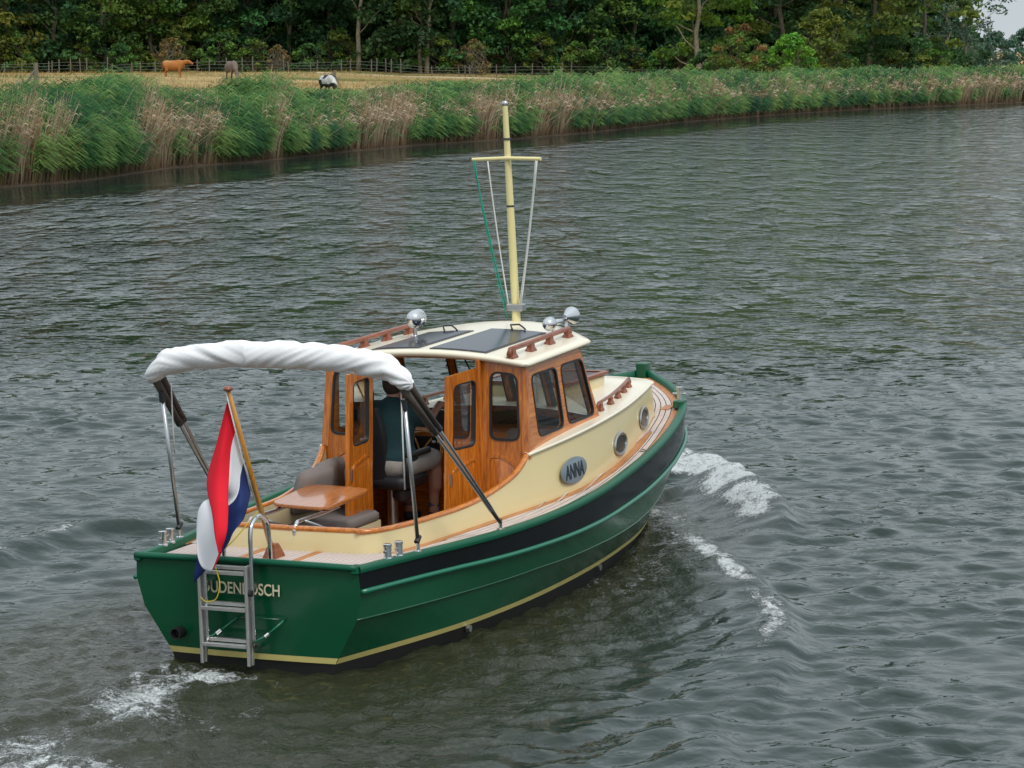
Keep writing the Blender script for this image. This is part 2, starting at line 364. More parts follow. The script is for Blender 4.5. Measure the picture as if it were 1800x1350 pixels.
# ---- water: one sheet, dense round the boat so that wake and wavelets are real relief
def seg_dist(P, poly):
    """distance, signed side (+ left of travel) and arc parameter 0..1 to a polyline"""
    poly = np.asarray(poly, float); L = np.concatenate([[0], np.cumsum(np.hypot(*np.diff(poly, axis=0).T))])
    best = np.full(len(P), 1e9); sg = np.zeros(len(P)); ar = np.zeros(len(P))
    for i, (a, b) in enumerate(zip(poly[:-1], poly[1:])):
        ab = b - a; t = np.clip(((P - a) @ ab) / (ab @ ab), 0, 1); q = a + t[:, None] * ab; d = np.hypot(*(P - q).T)
        cr = ab[0] * (P[:, 1] - a[1]) - ab[1] * (P[:, 0] - a[0]); m = d < best
        best[m] = d[m]; sg[m] = np.sign(cr[m]); ar[m] = ((L[i] + t * np.hypot(*ab)) / L[-1])[m]
    return best, sg, ar
def smooth_poly(p, n=60):
    p = np.asarray(p, float); t = np.arange(len(p)); tt = np.linspace(0, len(p) - 1, n); out = []
    for q in tt:
        i = min(int(q), len(p) - 2); f = q - i; p0, p1, p2, p3 = p[max(i-1, 0)], p[i], p[i+1], p[min(i+2, len(p)-1)]
        out.append(.5 * ((2*p1) + (-p0 + p2) * f + (2*p0 - 5*p1 + 4*p2 - p3) * f**2 + (-p0 + 3*p1 - 3*p2 + p3) * f**3))
    return np.array(out)
DX = .045
xs = np.concatenate([-np.geomspace(900, 62, 12), -np.arange(60, 8.9, -1.1), np.arange(-8.6, 8.61, DX), np.arange(9, 60, 1.1), np.geomspace(62, 900, 12)])
ys = np.concatenate([[-160, -80, -40, -15, -2, 6, 10], np.arange(11.5, 38, DX), 38 * np.exp(np.linspace(.01, math.log(250 / 38), 150)), np.geomspace(256, 1400, 20)])
WX, WY = np.meshgrid(xs, ys, indexing='xy'); P = np.c_[WX.ravel(), WY.ravel()]
near = (np.abs(P[:, 0]) < 9.2) & (P[:, 1] > 11) & (P[:, 1] < 40)
wz = np.zeros(len(P)); foam = np.zeros(len(P)); churn = np.zeros(len(P))
Q = P[near]; z = np.zeros(len(Q)); fo = np.zeros(len(Q)); ch = np.zeros(len(Q))
# wind wavelets: many short waves travelling roughly towards the camera, crests long across the view
rw = np.random.default_rng(21)
wnd = np.zeros(len(Q))
for k in range(46):
    lam = float(np.exp(rw.uniform(math.log(.15), math.log(.70)))); th = rw.normal(-1.42, .5); kx, ky = math.cos(th) * 2 * math.pi / lam, math.sin(th) * 2 * math.pi / lam
    wnd += .0056 * lam ** 1.0 * np.sin(kx * Q[:, 0] + ky * Q[:, 1] + rw.uniform(0, 6.28))
gust = .55 + .9 * vnoise(Q[:, 0] * .35, Q[:, 1] * .22, 9)
# wake crests traced on the water (world metres)
C1 = smooth_poly([(1.38, 26.4), (1.75, 27.2), (2.15, 26.85), (2.45, 25.6), (2.58, 24.3), (2.5, 23.2), (2.25, 22.1)])
C2 = smooth_poly([(1.30, 24.6), (1.46, 23.98), (1.71, 22.6), (1.92, 21.5), (2.09, 20.4), (2.16, 19.7), (2.05, 18.6), (1.86, 17.7), (1.6, 16.9), (1.3, 16.0)])
C3 = smooth_poly([(1.22, 16.8), (1.29, 16.4), (1.31, 15.8), (1.35, 15.2), (1.45, 13.5)])
C4 = smooth_poly([(-5.6, 20.2), (-4.9, 21.4), (-4.4, 22.5), (-4.1, 23.05), (-3.7, 23.4), (-3.1, 23.5), (-2.4, 23.4)])
BOATP = Q - np.array([BX, BY]); bxl = BOATP @ np.array([math.sin(BYAW), math.cos(BYAW)]); byl = BOATP @ np.array([-math.cos(BYAW), math.sin(BYAW)])
inside = np.zeros(len(Q))
def crest(poly, amp, wout, win, a0, a1, foamw, side):
    global z, fo, inside
    d, sg, ar = seg_dist(Q, poly); s_ = d * sg * side          # s_ > 0 outside the wake
    env = np.clip(ar / a0, 0, 1) * np.clip((1 - ar) / a1, 0, 1)
    env = env * env * (3 - 2 * env)
    prof = np.where(s_ > 0, np.exp(-(s_ / wout) ** 2), np.exp(-(s_ / win) ** 2))
    trough = -.45 * np.exp(-((s_ + 2.1 * win) / (1.2 * win)) ** 2)
    z += amp * env * (prof + trough)
    if foamw > 0: fo = np.maximum(fo, env * np.clip(.25 + 1.1 * vnoise(ar * len(poly) * .35, s_ * 4 + 9, 71), 0, 1) * np.exp(-((s_ + foamw * .8) / (foamw * (1.5 + 0 * s_))) ** 2))
crest(C1, .19, .16, .42, .03, .45, .24, 1); fo = np.minimum(fo * 1.45, 1.06)
crest(C2, .12, .13, .55, .05, .35, .10, 1)
crest(C3, .07, .14, .5, .12, .3, .0, 1)
fo = np.minimum(fo * 1.12, 1.15)
crest(C4, .11, .22, .6, .3, .2, .10, -1)
# inside the wake the wind waves are flattened and replaced by fine churn
wid = np.interp(bxl, [-6, -3, 0, 4, 7, 9], [2.9, 2.8, 2.7, 2.3, 1.4, .2])
inw = np.clip((wid + .5 - np.abs(byl)) / 1.5, 0, 1) * np.clip((9 - bxl) / 1., 0, 1); inw = inw * inw * (3 - 2 * inw)
z += wnd * gust * (1 - .72 * inw)
for k in range(40):
    lam = float(np.exp(rw.uniform(math.log(.12), math.log(.5)))); th = rw.uniform(0, 6.28); kx, ky = math.cos(th) * 2 * math.pi / lam, math.sin(th) * 2 * math.pi / lam
    z += inw * .0034 * lam * 3 * np.sin(kx * Q[:, 0] + ky * Q[:, 1] + rw.uniform(0, 6.28))
# stern wash
aft = np.clip(-bxl / .25, 0, 1) * np.clip((6.5 + bxl) / 3, 0, 1); cw = np.exp(-(byl / (.80 + .16 * np.abs(np.minimum(bxl, 0)))) ** 2)
wash = aft * cw
lump = vnoise(Q[:, 0] * 3.2, Q[:, 1] * 2.4, 31) + .5 * vnoise(Q[:, 0] * 7, Q[:, 1] * 5.5, 32) - .75
z += wash * (.11 * lump + .03)
fo = np.maximum(fo, wash * np.clip(.52 + 1.15 * (vnoise(Q[:, 0] * 1.9, Q[:, 1] * 1.5, 33) - .35), 0, 1))
# thin spray where the bow parts the water and broken bubbles drifting back along the hull
fo = np.maximum(fo, .8 * np.exp(-((bxl - 7.3) / .6) ** 2 - ((np.abs(byl) - .55) / .38) ** 2))
fo = np.maximum(fo, .62 * np.clip((7.2 - bxl) / 1.5, 0, 1) * np.clip((bxl - 1.0) / 3, 0, 1) * np.exp(-((np.abs(byl) - np.interp(bxl, [1, 4, 7], [1.55, 1.5, 1.1])) / .32) ** 2))
fo = np.maximum(fo, .46 * inw * np.clip((bxl - .5) / 3.5, 0, 1))
# keep the surface just clear of the hull plating
ed = np.minimum(1, np.minimum(np.minimum((9 - np.abs(Q[:, 0])) / 1.5, (Q[:, 1] - 11.4) / .5), (38 - Q[:, 1]) / 8)); ed = np.clip(ed, 0, 1)
relief = np.zeros(len(P)); relief[near] = ed; wz[near] = z * ed; foam[near] = fo * ed; churn[near] = inw * ed
nx = len(xs); ii, jj = np.meshgrid(np.arange(len(ys) - 1), np.arange(nx - 1), indexing='ij'); a = (ii * nx + jj).ravel()
wf = np.stack([a, a + 1, a + nx + 1, a + nx], 1)
def water_mat():
    m, n, l, b = newmat('river_water')
    g = n.new('ShaderNodeNewGeometry')
    def no(scale, sx, sy, det, rot=0., dist=0.):
        mp = n.new('ShaderNodeMapping'); mp.inputs['Scale'].default_value = (sx, sy, 1); mp.inputs['Rotation'].default_value = (0, 0, rot); l.new(g.outputs['Position'], mp.inputs['Vector'])
        t = n.new('ShaderNodeTexNoise'); t.inputs['Scale'].default_value = scale; t.inputs['Detail'].default_value = det; t.inputs['Roughness'].default_value = .55; t.inputs['Distortion'].default_value = dist
        l.new(mp.outputs['Vector'], t.inputs['Vector']); return t
    def math_(op, a, b_=None, c=None):
        t = n.new('ShaderNodeMath'); t.operation = op
        for i, q in enumerate((a, b_, c)):
            if q is None: continue
            if isinstance(q, (int, float)): t.inputs[i].default_value = q
            else: l.new(q, t.inputs[i])
        return t.outputs['Value']
    big = no(.80, .92, .95, 2, .15, .2); mid = no(2.0, .95, 1.0, 2, -.15, .3); fin = no(6.0, .95, 1.05, 2, .2, .3); gst = no(.10, .6, 1.2, 3); pat = no(.9, 1.1, .32, 2, .1)
    chn = no(16., 1., 1., 4, 0, .8)
    fa = n.new('ShaderNodeAttribute'); fa.attribute_name = 'foam'; ca = n.new('ShaderNodeAttribute'); ca.attribute_name = 'churn'
    sa = n.new('ShaderNodeAttribute'); sa.attribute_name = 'shelter'
    calm = math_('MULTIPLY', math_('MULTIPLY_ADD', ca.outputs['Fac'], -.8, 1.), math_('MULTIPLY_ADD', sa.outputs['Fac'], -.93, 1.))
    calm = math_('MULTIPLY', calm, math_('MULTIPLY_ADD', gst.outputs['Fac'], 1.3, .35))
    pm_ = n.new('ShaderNodeMapRange'); pm_.inputs['From Min'].default_value = .33; pm_.inputs['From Max'].default_value = .67; pm_.inputs['To Min'].default_value = .35; pm_.inputs['To Max'].default_value = 1.75; l.new(pat.outputs['Fac'], pm_.inputs['Value'])
    calm = math_('MULTIPLY', calm, pm_.outputs['Result'])
    ga = n.new('ShaderNodeAttribute'); ga.attribute_name = 'relief'      # where the sheet carries real wavelets the bump only adds the finer ones
    h = math_('MULTIPLY', math_('MULTIPLY_ADD', big.outputs['Fac'], .16, math_('MULTIPLY', mid.outputs['Fac'], .165)), math_('MULTIPLY_ADD', ga.outputs['Fac'], -.72, 1.))
    h = math_('ADD', math_('MULTIPLY', math_('MULTIPLY', fin.outputs['Fac'], .030), math_('MULTIPLY_ADD', ga.outputs['Fac'], -.5, 1.)), h)
    h = math_('MULTIPLY', h, calm)
    h = math_('ADD', h, math_('MULTIPLY', math_('MULTIPLY', chn.outputs['Fac'], .022), ca.outputs['Fac']))
    bp = n.new('ShaderNodeBump'); bp.inputs['Strength'].default_value = 1.; bp.inputs['Distance'].default_value = 1.; 
    # foam: broken up by two noises
    f1 = no(4.2, 1., 1., 6, 0, 1.4); f2 = no(34., 1., 1., 5, 0, 1.)
    fsum = math_('ADD', math_('MULTIPLY', f1.outputs['Fac'], .5), math_('MULTIPLY', f2.outputs['Fac'], .5))
    thr = math_('MULTIPLY_ADD', fa.outputs['Fac'], -.36, .72)
    fm = n.new('ShaderNodeMapRange'); fm.interpolation_type = 'SMOOTHSTEP'; l.new(math_('SUBTRACT', fsum, thr), fm.inputs['Value'])
    fm.inputs['From Min'].default_value = 0.; fm.inputs['From Max'].default_value = .17
    fmask = math_('MULTIPLY', fm.outputs['Result'], math_('MINIMUM', math_('MULTIPLY', fa.outputs['Fac'], 2.2), .85))
    l.new(math_('MULTIPLY_ADD', math_('MULTIPLY', fmask, f2.outputs['Fac']), .05, h), bp.inputs['Height'])
    # body colour: murky brown-green, a little browner in the wake
    c = n.new('ShaderNodeMixRGB'); c.inputs['Color1'].default_value = (.017, .031, .026, 1); c.inputs['Color2'].default_value = (.026, .030, .015, 1); l.new(ca.outputs['Fac'], c.inputs['Fac'])
    c2 = n.new('ShaderNodeMixRGB'); c2.inputs['Color2'].default_value = (.74, .78, .78, 1); l.new(fmask, c2.inputs['Fac']); l.new(c.outputs['Color'], c2.inputs['Color1'])
    l.new(c2.outputs['Color'], b.inputs['Base Color'])
    r_ = math_('MULTIPLY_ADD', fmask, .6, .06); l.new(r_, b.inputs['Roughness']); b.inputs['IOR'].default_value = 1.333
    l.new(bp.outputs['Normal'], b.inputs['Normal'])
    return m
shel = np.clip(1 + (bank_dist(P) + 3.2 + 2.2 * vnoise(P[:, 0] * .12, P[:, 1] * .12, 61)) / 2.5, 0, 1)       # calm strip in the lee of the reeds
me = mesh_np('river_water', np.c_[P, wz], wf, water_mat(), True, attrs={'foam': foam, 'churn': churn, 'shelter': shel, 'relief': relief})
tag(link('river_water', me), kind='structure')
# ------------------------------------------------------------------ trees
def leaf_cloud(rg, centers, radii, flat, nper, size, cols, droop=0.0):
    """many small leaf faces spread through flattened clumps; returns verts, faces, colours"""
    C = np.repeat(centers, nper, 0); Rr = np.repeat(radii, nper); n = len(C)
    d = rg.normal(size=(n, 3)); d /= np.linalg.norm(d, axis=1)[:, None]; d *= (rg.uniform(.15, 1, n) ** .5)[:, None]
    p = C + d * Rr[:, None] * np.array([1, 1, flat]); p[:, 2] -= droop * (d[:, 0] ** 2 + d[:, 1] ** 2) * Rr
    nm = rg.normal(size=(n, 3)) * .75 + np.array([0, 0, .75]) + d * .4; nm /= np.linalg.norm(nm, axis=1)[:, None]
    t = np.cross(nm, rg.normal(size=(n, 3))); t /= np.linalg.norm(t, axis=1)[:, None]; b = np.cross(nm, t)
    s = size * rg.uniform(.6, 1.35, n)[:, None]
    v = np.stack([p - t * s, p + b * s * .55, p + t * s, p - b * s * .55], 1).reshape(-1, 3)
    f = np.arange(4 * n).reshape(-1, 4)
    cc = np.repeat(rg.integers(0, len(cols), len(centers)), nper); cb = np.repeat(rg.uniform(.72, 1.28, len(centers)), nper)
    col = np.array(cols)[cc] * (cb * rg.uniform(.7, 1.3, n))[:, None]
    return v, f, np.repeat(col, 4, 0)
def limb_mesh(mb, rg, p0, p1, r0, r1, wob=.3, n=6):
    p0, p1 = np.array(p0, float), np.array(p1, float); pts = []
    for k in range(n + 1):
        t = k / n; q = p0 * (1 - t) + p1 * t + rg.normal(size=3) * wob * math.sin(math.pi * t) * np.array([1, 1, .3]); pts.append(q)
    mb.tube(pts, [r0 + (r1 - r0) * (k / n) ** .8 for k in range(n + 1)], 7); return pts
def make_tree(seed, H, W, base, cols, nclump=60, nper=70, size=.26, crad=(.8, 1.7), flat=.55, stems=1, bark='bark', trunk_r=.28, shell=.55, top=1.0, droop=.25, lean=0.):
    rg = np.random.default_rng(seed); mb = MB(); tips = []
    hz = base + (H - base) * rg.uniform(0, 1, nclump) ** .9; u = (hz - base) / (H - base)
    prof = np.clip(np.sin(np.pi * np.clip(u * .78 + .20, 0, 1)) ** .7, .15, 1) * (1 - .35 * (1 - top) * u)
    an = rg.uniform(0, 2 * math.pi, nclump); rad = W / 2 * prof * (shell + (1 - shell) * rg.uniform(0, 1, nclump) ** .5) * np.where(rg.uniform(size=nclump) < .22, rg.uniform(.1, .7, nclump), 1)
    cen = np.c_[np.cos(an) * rad + lean * u, np.sin(an) * rad, hz]; cr = rg.uniform(*crad, nclump) * (1 - .35 * u)
    for s in range(stems):
        a = 2 * math.pi * s / max(stems, 1) + rg.uniform(0, 1); off = 0 if stems == 1 else .35
        b0 = (math.cos(a) * off, math.sin(a) * off, -.3); b1 = (math.cos(a) * off * 4 + lean * .6, math.sin(a) * off * 4, H * .8)
        tr = limb_mesh(mb, rg, b0, b1, trunk_r, trunk_r * .22, .25, 9)
        for k in rg.choice(nclump, min(nclump, 16), replace=False):
            z0 = max(.6, cen[k, 2] - rg.uniform(.6, 2.2)); i = int(np.clip(z0 / (H * .8) * 9, 1, 8))
            limb_mesh(mb, rg, tr[i], cen[k], trunk_r * .32 * (1 - .06 * i), .02, .22, 4)
    v, f, c = leaf_cloud(rg, cen, cr, flat, nper, size, cols, droop)
    cm = mesh_np('crown', v, f, M['leaf'], attrs={'leafcol': c})
    tm = mb.mesh('trunk', M[bark], 179); return tm, cm
G_MID = [(0.081, 0.176, 0.036), (0.111, 0.215, 0.039), (0.062, 0.146, 0.036)]
G_DARK = [(0.042, 0.114, 0.039), (0.055, 0.137, 0.042), (0.034, 0.094, 0.039)]
G_OLIVE = [(0.163, 0.215, 0.036), (0.195, 0.240, 0.044), (0.114, 0.179, 0.036)]
G_BRIGHT = [(0.137, 0.280, 0.031), (0.182, 0.312, 0.036), (0.104, 0.227, 0.034)]
G_BLUE = [(0.052, 0.137, 0.091), (0.072, 0.156, 0.101), (0.104, 0.182, 0.120)]
G_GREY = [(0.195, 0.267, 0.208), (0.143, 0.221, 0.163), (0.091, 0.169, 0.111)]
G_RED = [(.200, .130, .045), (.150, .195, .036), (.115, .185, .036), (.240, .120, .050), (.13, .19, .04)]
G_BROWN = [(0.234, 0.163, 0.065), (0.163, 0.176, 0.052), (0.195, 0.137, 0.062)]
KIND = {
 'mid':   make_tree(1, 20, 9.5, .6, G_MID, 120, 80, .25, (.9, 1.9)),
 'dark':  make_tree(2, 21, 9.0, .6, G_DARK, 125, 80, .25, (.9, 1.9), trunk_r=.3),
 'olive': make_tree(3, 19, 9.0, .7, G_OLIVE + G_MID, 115, 80, .25, (.8, 1.7)),
 'trunky': make_tree(4, 21, 8.5, 5.2, G_DARK + G_MID, 75, 62, .27, (.9, 1.8), bark='bark_pale', trunk_r=.26),
 'forked': make_tree(5, 18, 7.0, 5.8, G_MID, 55, 60, .26, (.8, 1.5), stems=2, bark='bark_pale', trunk_r=.27),
 'oak':   make_tree(6, 17, 10.5, .8, G_OLIVE + G_MID + G_DARK, 130, 66, .24, (.8, 1.7), flat=.45),
 'grey':  make_tree(7, 15, 7.5, 1.4, G_GREY, 80, 46, .19, (.5, 1.25), flat=.6, bark='bark_pale', trunk_r=.2, shell=.45),
 'redbush': make_tree(8, 5.4, 4.4, .3, G_RED, 55, 70, .14, (.45, .9), stems=3, trunk_r=.07),
 'brightbush': make_tree(9, 5.2, 4.4, .2, G_BRIGHT, 55, 75, .15, (.5, .95), stems=3, trunk_r=.07),
 'olivebush': make_tree(10, 7.0, 5.4, .2, G_OLIVE, 70, 75, .16, (.55, 1.1), stems=3, trunk_r=.09),
 'under': make_tree(16, 6.5, 8.0, .1, G_DARK + G_DARK + G_MID, 90, 75, .25, (.8, 1.5), stems=4, trunk_r=.08),
 'shrub': make_tree(11, 3.4, 3.6, .1, G_MID + G_OLIVE, 34, 62, .15, (.45, .85), stems=3, trunk_r=.05),
 'darkshrub': make_tree(12, 3.0, 4.0, .1, G_DARK + G_MID, 34, 62, .16, (.5, .9), stems=3, trunk_r=.05),
 'dryshrub': make_tree(13, 2.8, 3.0, .1, G_BROWN, 26, 45, .13, (.4, .75), stems=5, bark='bark_pale', trunk_r=.04),
 'fartree': make_tree(14, 5.5, 8.0, .2, G_BLUE, 70, 60, .22, (.6, 1.2), stems=2, trunk_r=.12),
 'bigleafy': make_tree(15, 18, 10.0, 2.4, G_MID + G_BRIGHT + G_OLIVE, 120, 62, .25, (.8, 1.6), flat=.38, bark='bark_pale', trunk_r=.3, lean=-.5),
}
def plant_tree(kind, u, d, sc, label, name='forest_tree', cat='tree', group=None, rz=None, sz=1.0):
    x = pw(u, d); z = gz(x, d)
    root = empty(name, (x, d, z - .05), random.uniform(0, 6.28) if rz is None else rz); root.scale = (sc, sc, sc * sz)
    tm, cm = KIND[kind]; link('trunk', tm, root); link('crown', cm, root)
    tag(root, label, cat, group); return root
LAB = {'mid': 'mid green broadleaf forest tree standing in the rear ranks of the wood',
       'dark': 'dark green dense forest tree standing in the rear ranks of the wood',
       'olive': 'yellowish olive green forest tree standing in the rear ranks of the wood',
       'trunky': 'tall forest tree with a bare trunk in the rear ranks of the wood'}
row1 = [(-70, 'mid'), (20, 'olive'), (105, 'dark'), (190, 'mid'), (275, 'olive'), (360, 'mid'), (440, 'dark'), (512, 'trunky'), (585, 'dark'), (632, 'trunky'), (705, 'dark'),
        (800, 'dark'), (885, 'mid'), (965, 'dark'), (1040, 'mid'), (1115, 'dark'), (1195, 'dark')]
ROW1L = ['mid green forest tree at the open end of the wood, farthest from the river bend', 'olive green forest tree behind the thick braced corner post', 'dark forest tree between the corner post and the brown cow',
  'mid green forest tree just short of the brown cow', 'olive green forest tree rising behind the brown cow', 'mid green forest tree between the brown cow and the grey cow', 'dark forest tree rising behind the grey cow',
  'forest tree with a tall bare pale trunk between the grey cow and the pied cow', 'dark forest tree rising behind the black and white cow', 'forest tree with a pale bare trunk just past the black and white cow', 'dark forest tree beside the pale forked trunk, on the side of the cows',
  'dark forest tree beside the pale forked trunk, on the side away from the cows', 'mid green forest tree above the dry brown shrubs of the fence', 'dark forest tree behind the dark braced fence post', 'mid green forest tree past the dark braced fence post',
  'dark forest tree where the wire fence nears its end', 'dark forest tree right beside the large layered leafy tree']
for i, (u, k) in enumerate(row1):
    plant_tree(k, u, 240 + (i * 37 % 9) - 3, random.uniform(.92, 1.1), ROW1L[i], group='front rank of forest trees')
track_pts = [(pw(u, d), d) for u, d in ((560, 226), (700, 224.5), (850, 223), (1000, 221), (1130, 219), (1180, 217))]
tm_ = MB(); tm_.slab([[(x, y - 1.3, gz(x, y - 1.3) + .06) for x, y in track_pts], [(x, y + 1.3, gz(x, y + 1.3) + .06) for x, y in track_pts]], (0, 0, -.2))
tag(tm_.build('farm_track', simple('pale_sandy_track', (.50, .40, .25), .95, var=.2, scale=.6)), kind='structure')
for i, u in enumerate(range(-120, 1500, 92)):
    k = ('dark', 'mid', 'dark', 'olive', 'dark')[i % 5]
    plant_tree(k, u, 253 + (i * 53 % 7), random.uniform(1.0, 1.2), LAB[k], group='rear ranks of forest trees: ' + k)
for i, u in enumerate(range(-130, 1560, 105)):
    k = ('dark', 'dark', 'mid')[i % 3]
    plant_tree(k, u, 268 + (i * 31 % 6), random.uniform(1.15, 1.3), LAB[k], group='rear ranks of forest trees: ' + k)
for i, u in enumerate(range(-110, 1700, 88)):
    plant_tree('under', u, 247 + (i * 23 % 9), random.uniform(.85, 1.25), 'dense dark undergrowth bush under the forest trees', 'undergrowth_bush', 'bush', 'undergrowth under the forest trees')
for i, u in enumerate(range(-90, 1700, 130)):
    plant_tree('under', u, 276, 1.6, 'dense dark undergrowth bush under the forest trees', 'undergrowth_bush', 'bush', 'undergrowth under the forest trees')
plant_tree('forked', 745, 236, .95, 'pale dead-looking forked tree trunk standing at the edge of the wood', 'forked_tree')
plant_tree('bigleafy', 1225, 222, 1.0, 'large light green leafy tree with spreading layered branches beside the meadow end', 'leafy_tree')
plant_tree('redbush', 1298, 208, 1.0, 'small round tree with reddish brown tinted leaves above the reeds', 'autumn_tinted_tree')
plant_tree('brightbush', 1385, 200, .92, 'bright green rounded bush above the reeds, beside the reddish tree', 'green_bush', 'bush')
plant_tree('olivebush', 1440, 206, .98, 'olive green tall bush between bright green bush and dark oak', 'olive_bush', 'bush')
plant_tree('oak', 1370, 232, 1.1, 'broad dark oak rising behind the bright green bush', 'oak_tree')
plant_tree('oak', 1525, 216, 1.0, 'broad oak with dark gaps beside the olive bush, above the reeds', 'oak_tree')
plant_tree('oak', 1612, 218, .95, 'brownish olive oak next to the grey-leaved tree', 'oak_tree', rz=2.2)
plant_tree('oak', 1470, 240, 1.15, 'tall oak standing behind the other oaks', 'oak_tree', rz=4.0)
plant_tree('oak', 1580, 246, 1.1, 'dark oak half hidden behind the riverside oaks', 'oak_tree', rz=1.0)
plant_tree('grey', 1690, 226, 1.0, 'grey green feathery tree with sky showing through its crown', 'poplar_tree')
plant_tree('grey', 1655, 236, .95, 'grey green tree tucked between the brownish oak and the feathery tree', 'poplar_tree', rz=2.)
for u, d, s, lab in ((1690, 262, .95, 'low bluish green tree under the feathery grey tree'), (1745, 300, .95, 'distant bluish green tree right of the feathery grey tree'),
                     (1795, 320, 1.0, 'distant bluish green tree with a small pointed top'), (1850, 330, 1.1, 'distant bluish tree at the far river bend'), (1640, 255, 1.0, 'low dark tree filling the gap behind the grey trees')):
    plant_tree('fartree', u, d, s * .85, lab, 'distant_tree')
shr = [(30, 'shrub'), (45, 'darkshrub'), (95, 'darkshrub'), (150, 'shrub'), (215, 'darkshrub'), (305, 'dryshrub'), (318, 'olivebush'), (395, 'darkshrub'), (450, 'shrub'), (490, 'dryshrub'), (545, 'darkshrub'),
       (600, 'shrub'), (665, 'darkshrub'), (715, 'darkshrub'), (775, 'shrub'), (835, 'dryshrub'), (855, 'dryshrub'), (905, 'darkshrub'), (955, 'shrub'), (1010, 'shrub'), (1060, 'darkshrub'), (1110, 'shrub'), (1165, 'darkshrub'), (1210, 'shrub'), (1250, 'darkshrub'), (1340, 'shrub'), (1480, 'darkshrub'), (1560, 'shrub'), (1630, 'shrub'), (1660, 'darkshrub')]
SL = {'shrub': 'leafy green shrub at the foot of the wood', 'darkshrub': 'low dark green shrub at the foot of the wood', 'dryshrub': 'dry brownish shrub with bare stems at the foot of the wood', 'olivebush': 'yellow green bushy shrub behind the brown cow'}
for i, (u, k) in enumerate(shr):
    d = 235.5 + (i * 29 % 5) if u < 1230 else 212 + (i * 3 % 6)
    plant_tree(k, u, d, random.uniform(.8, 1.2) * (.62 if k == 'olivebush' else 1), SL[k], 'shrub', 'shrub', None if k == 'olivebush' else 'shrubs at the foot of the wood: ' + k)

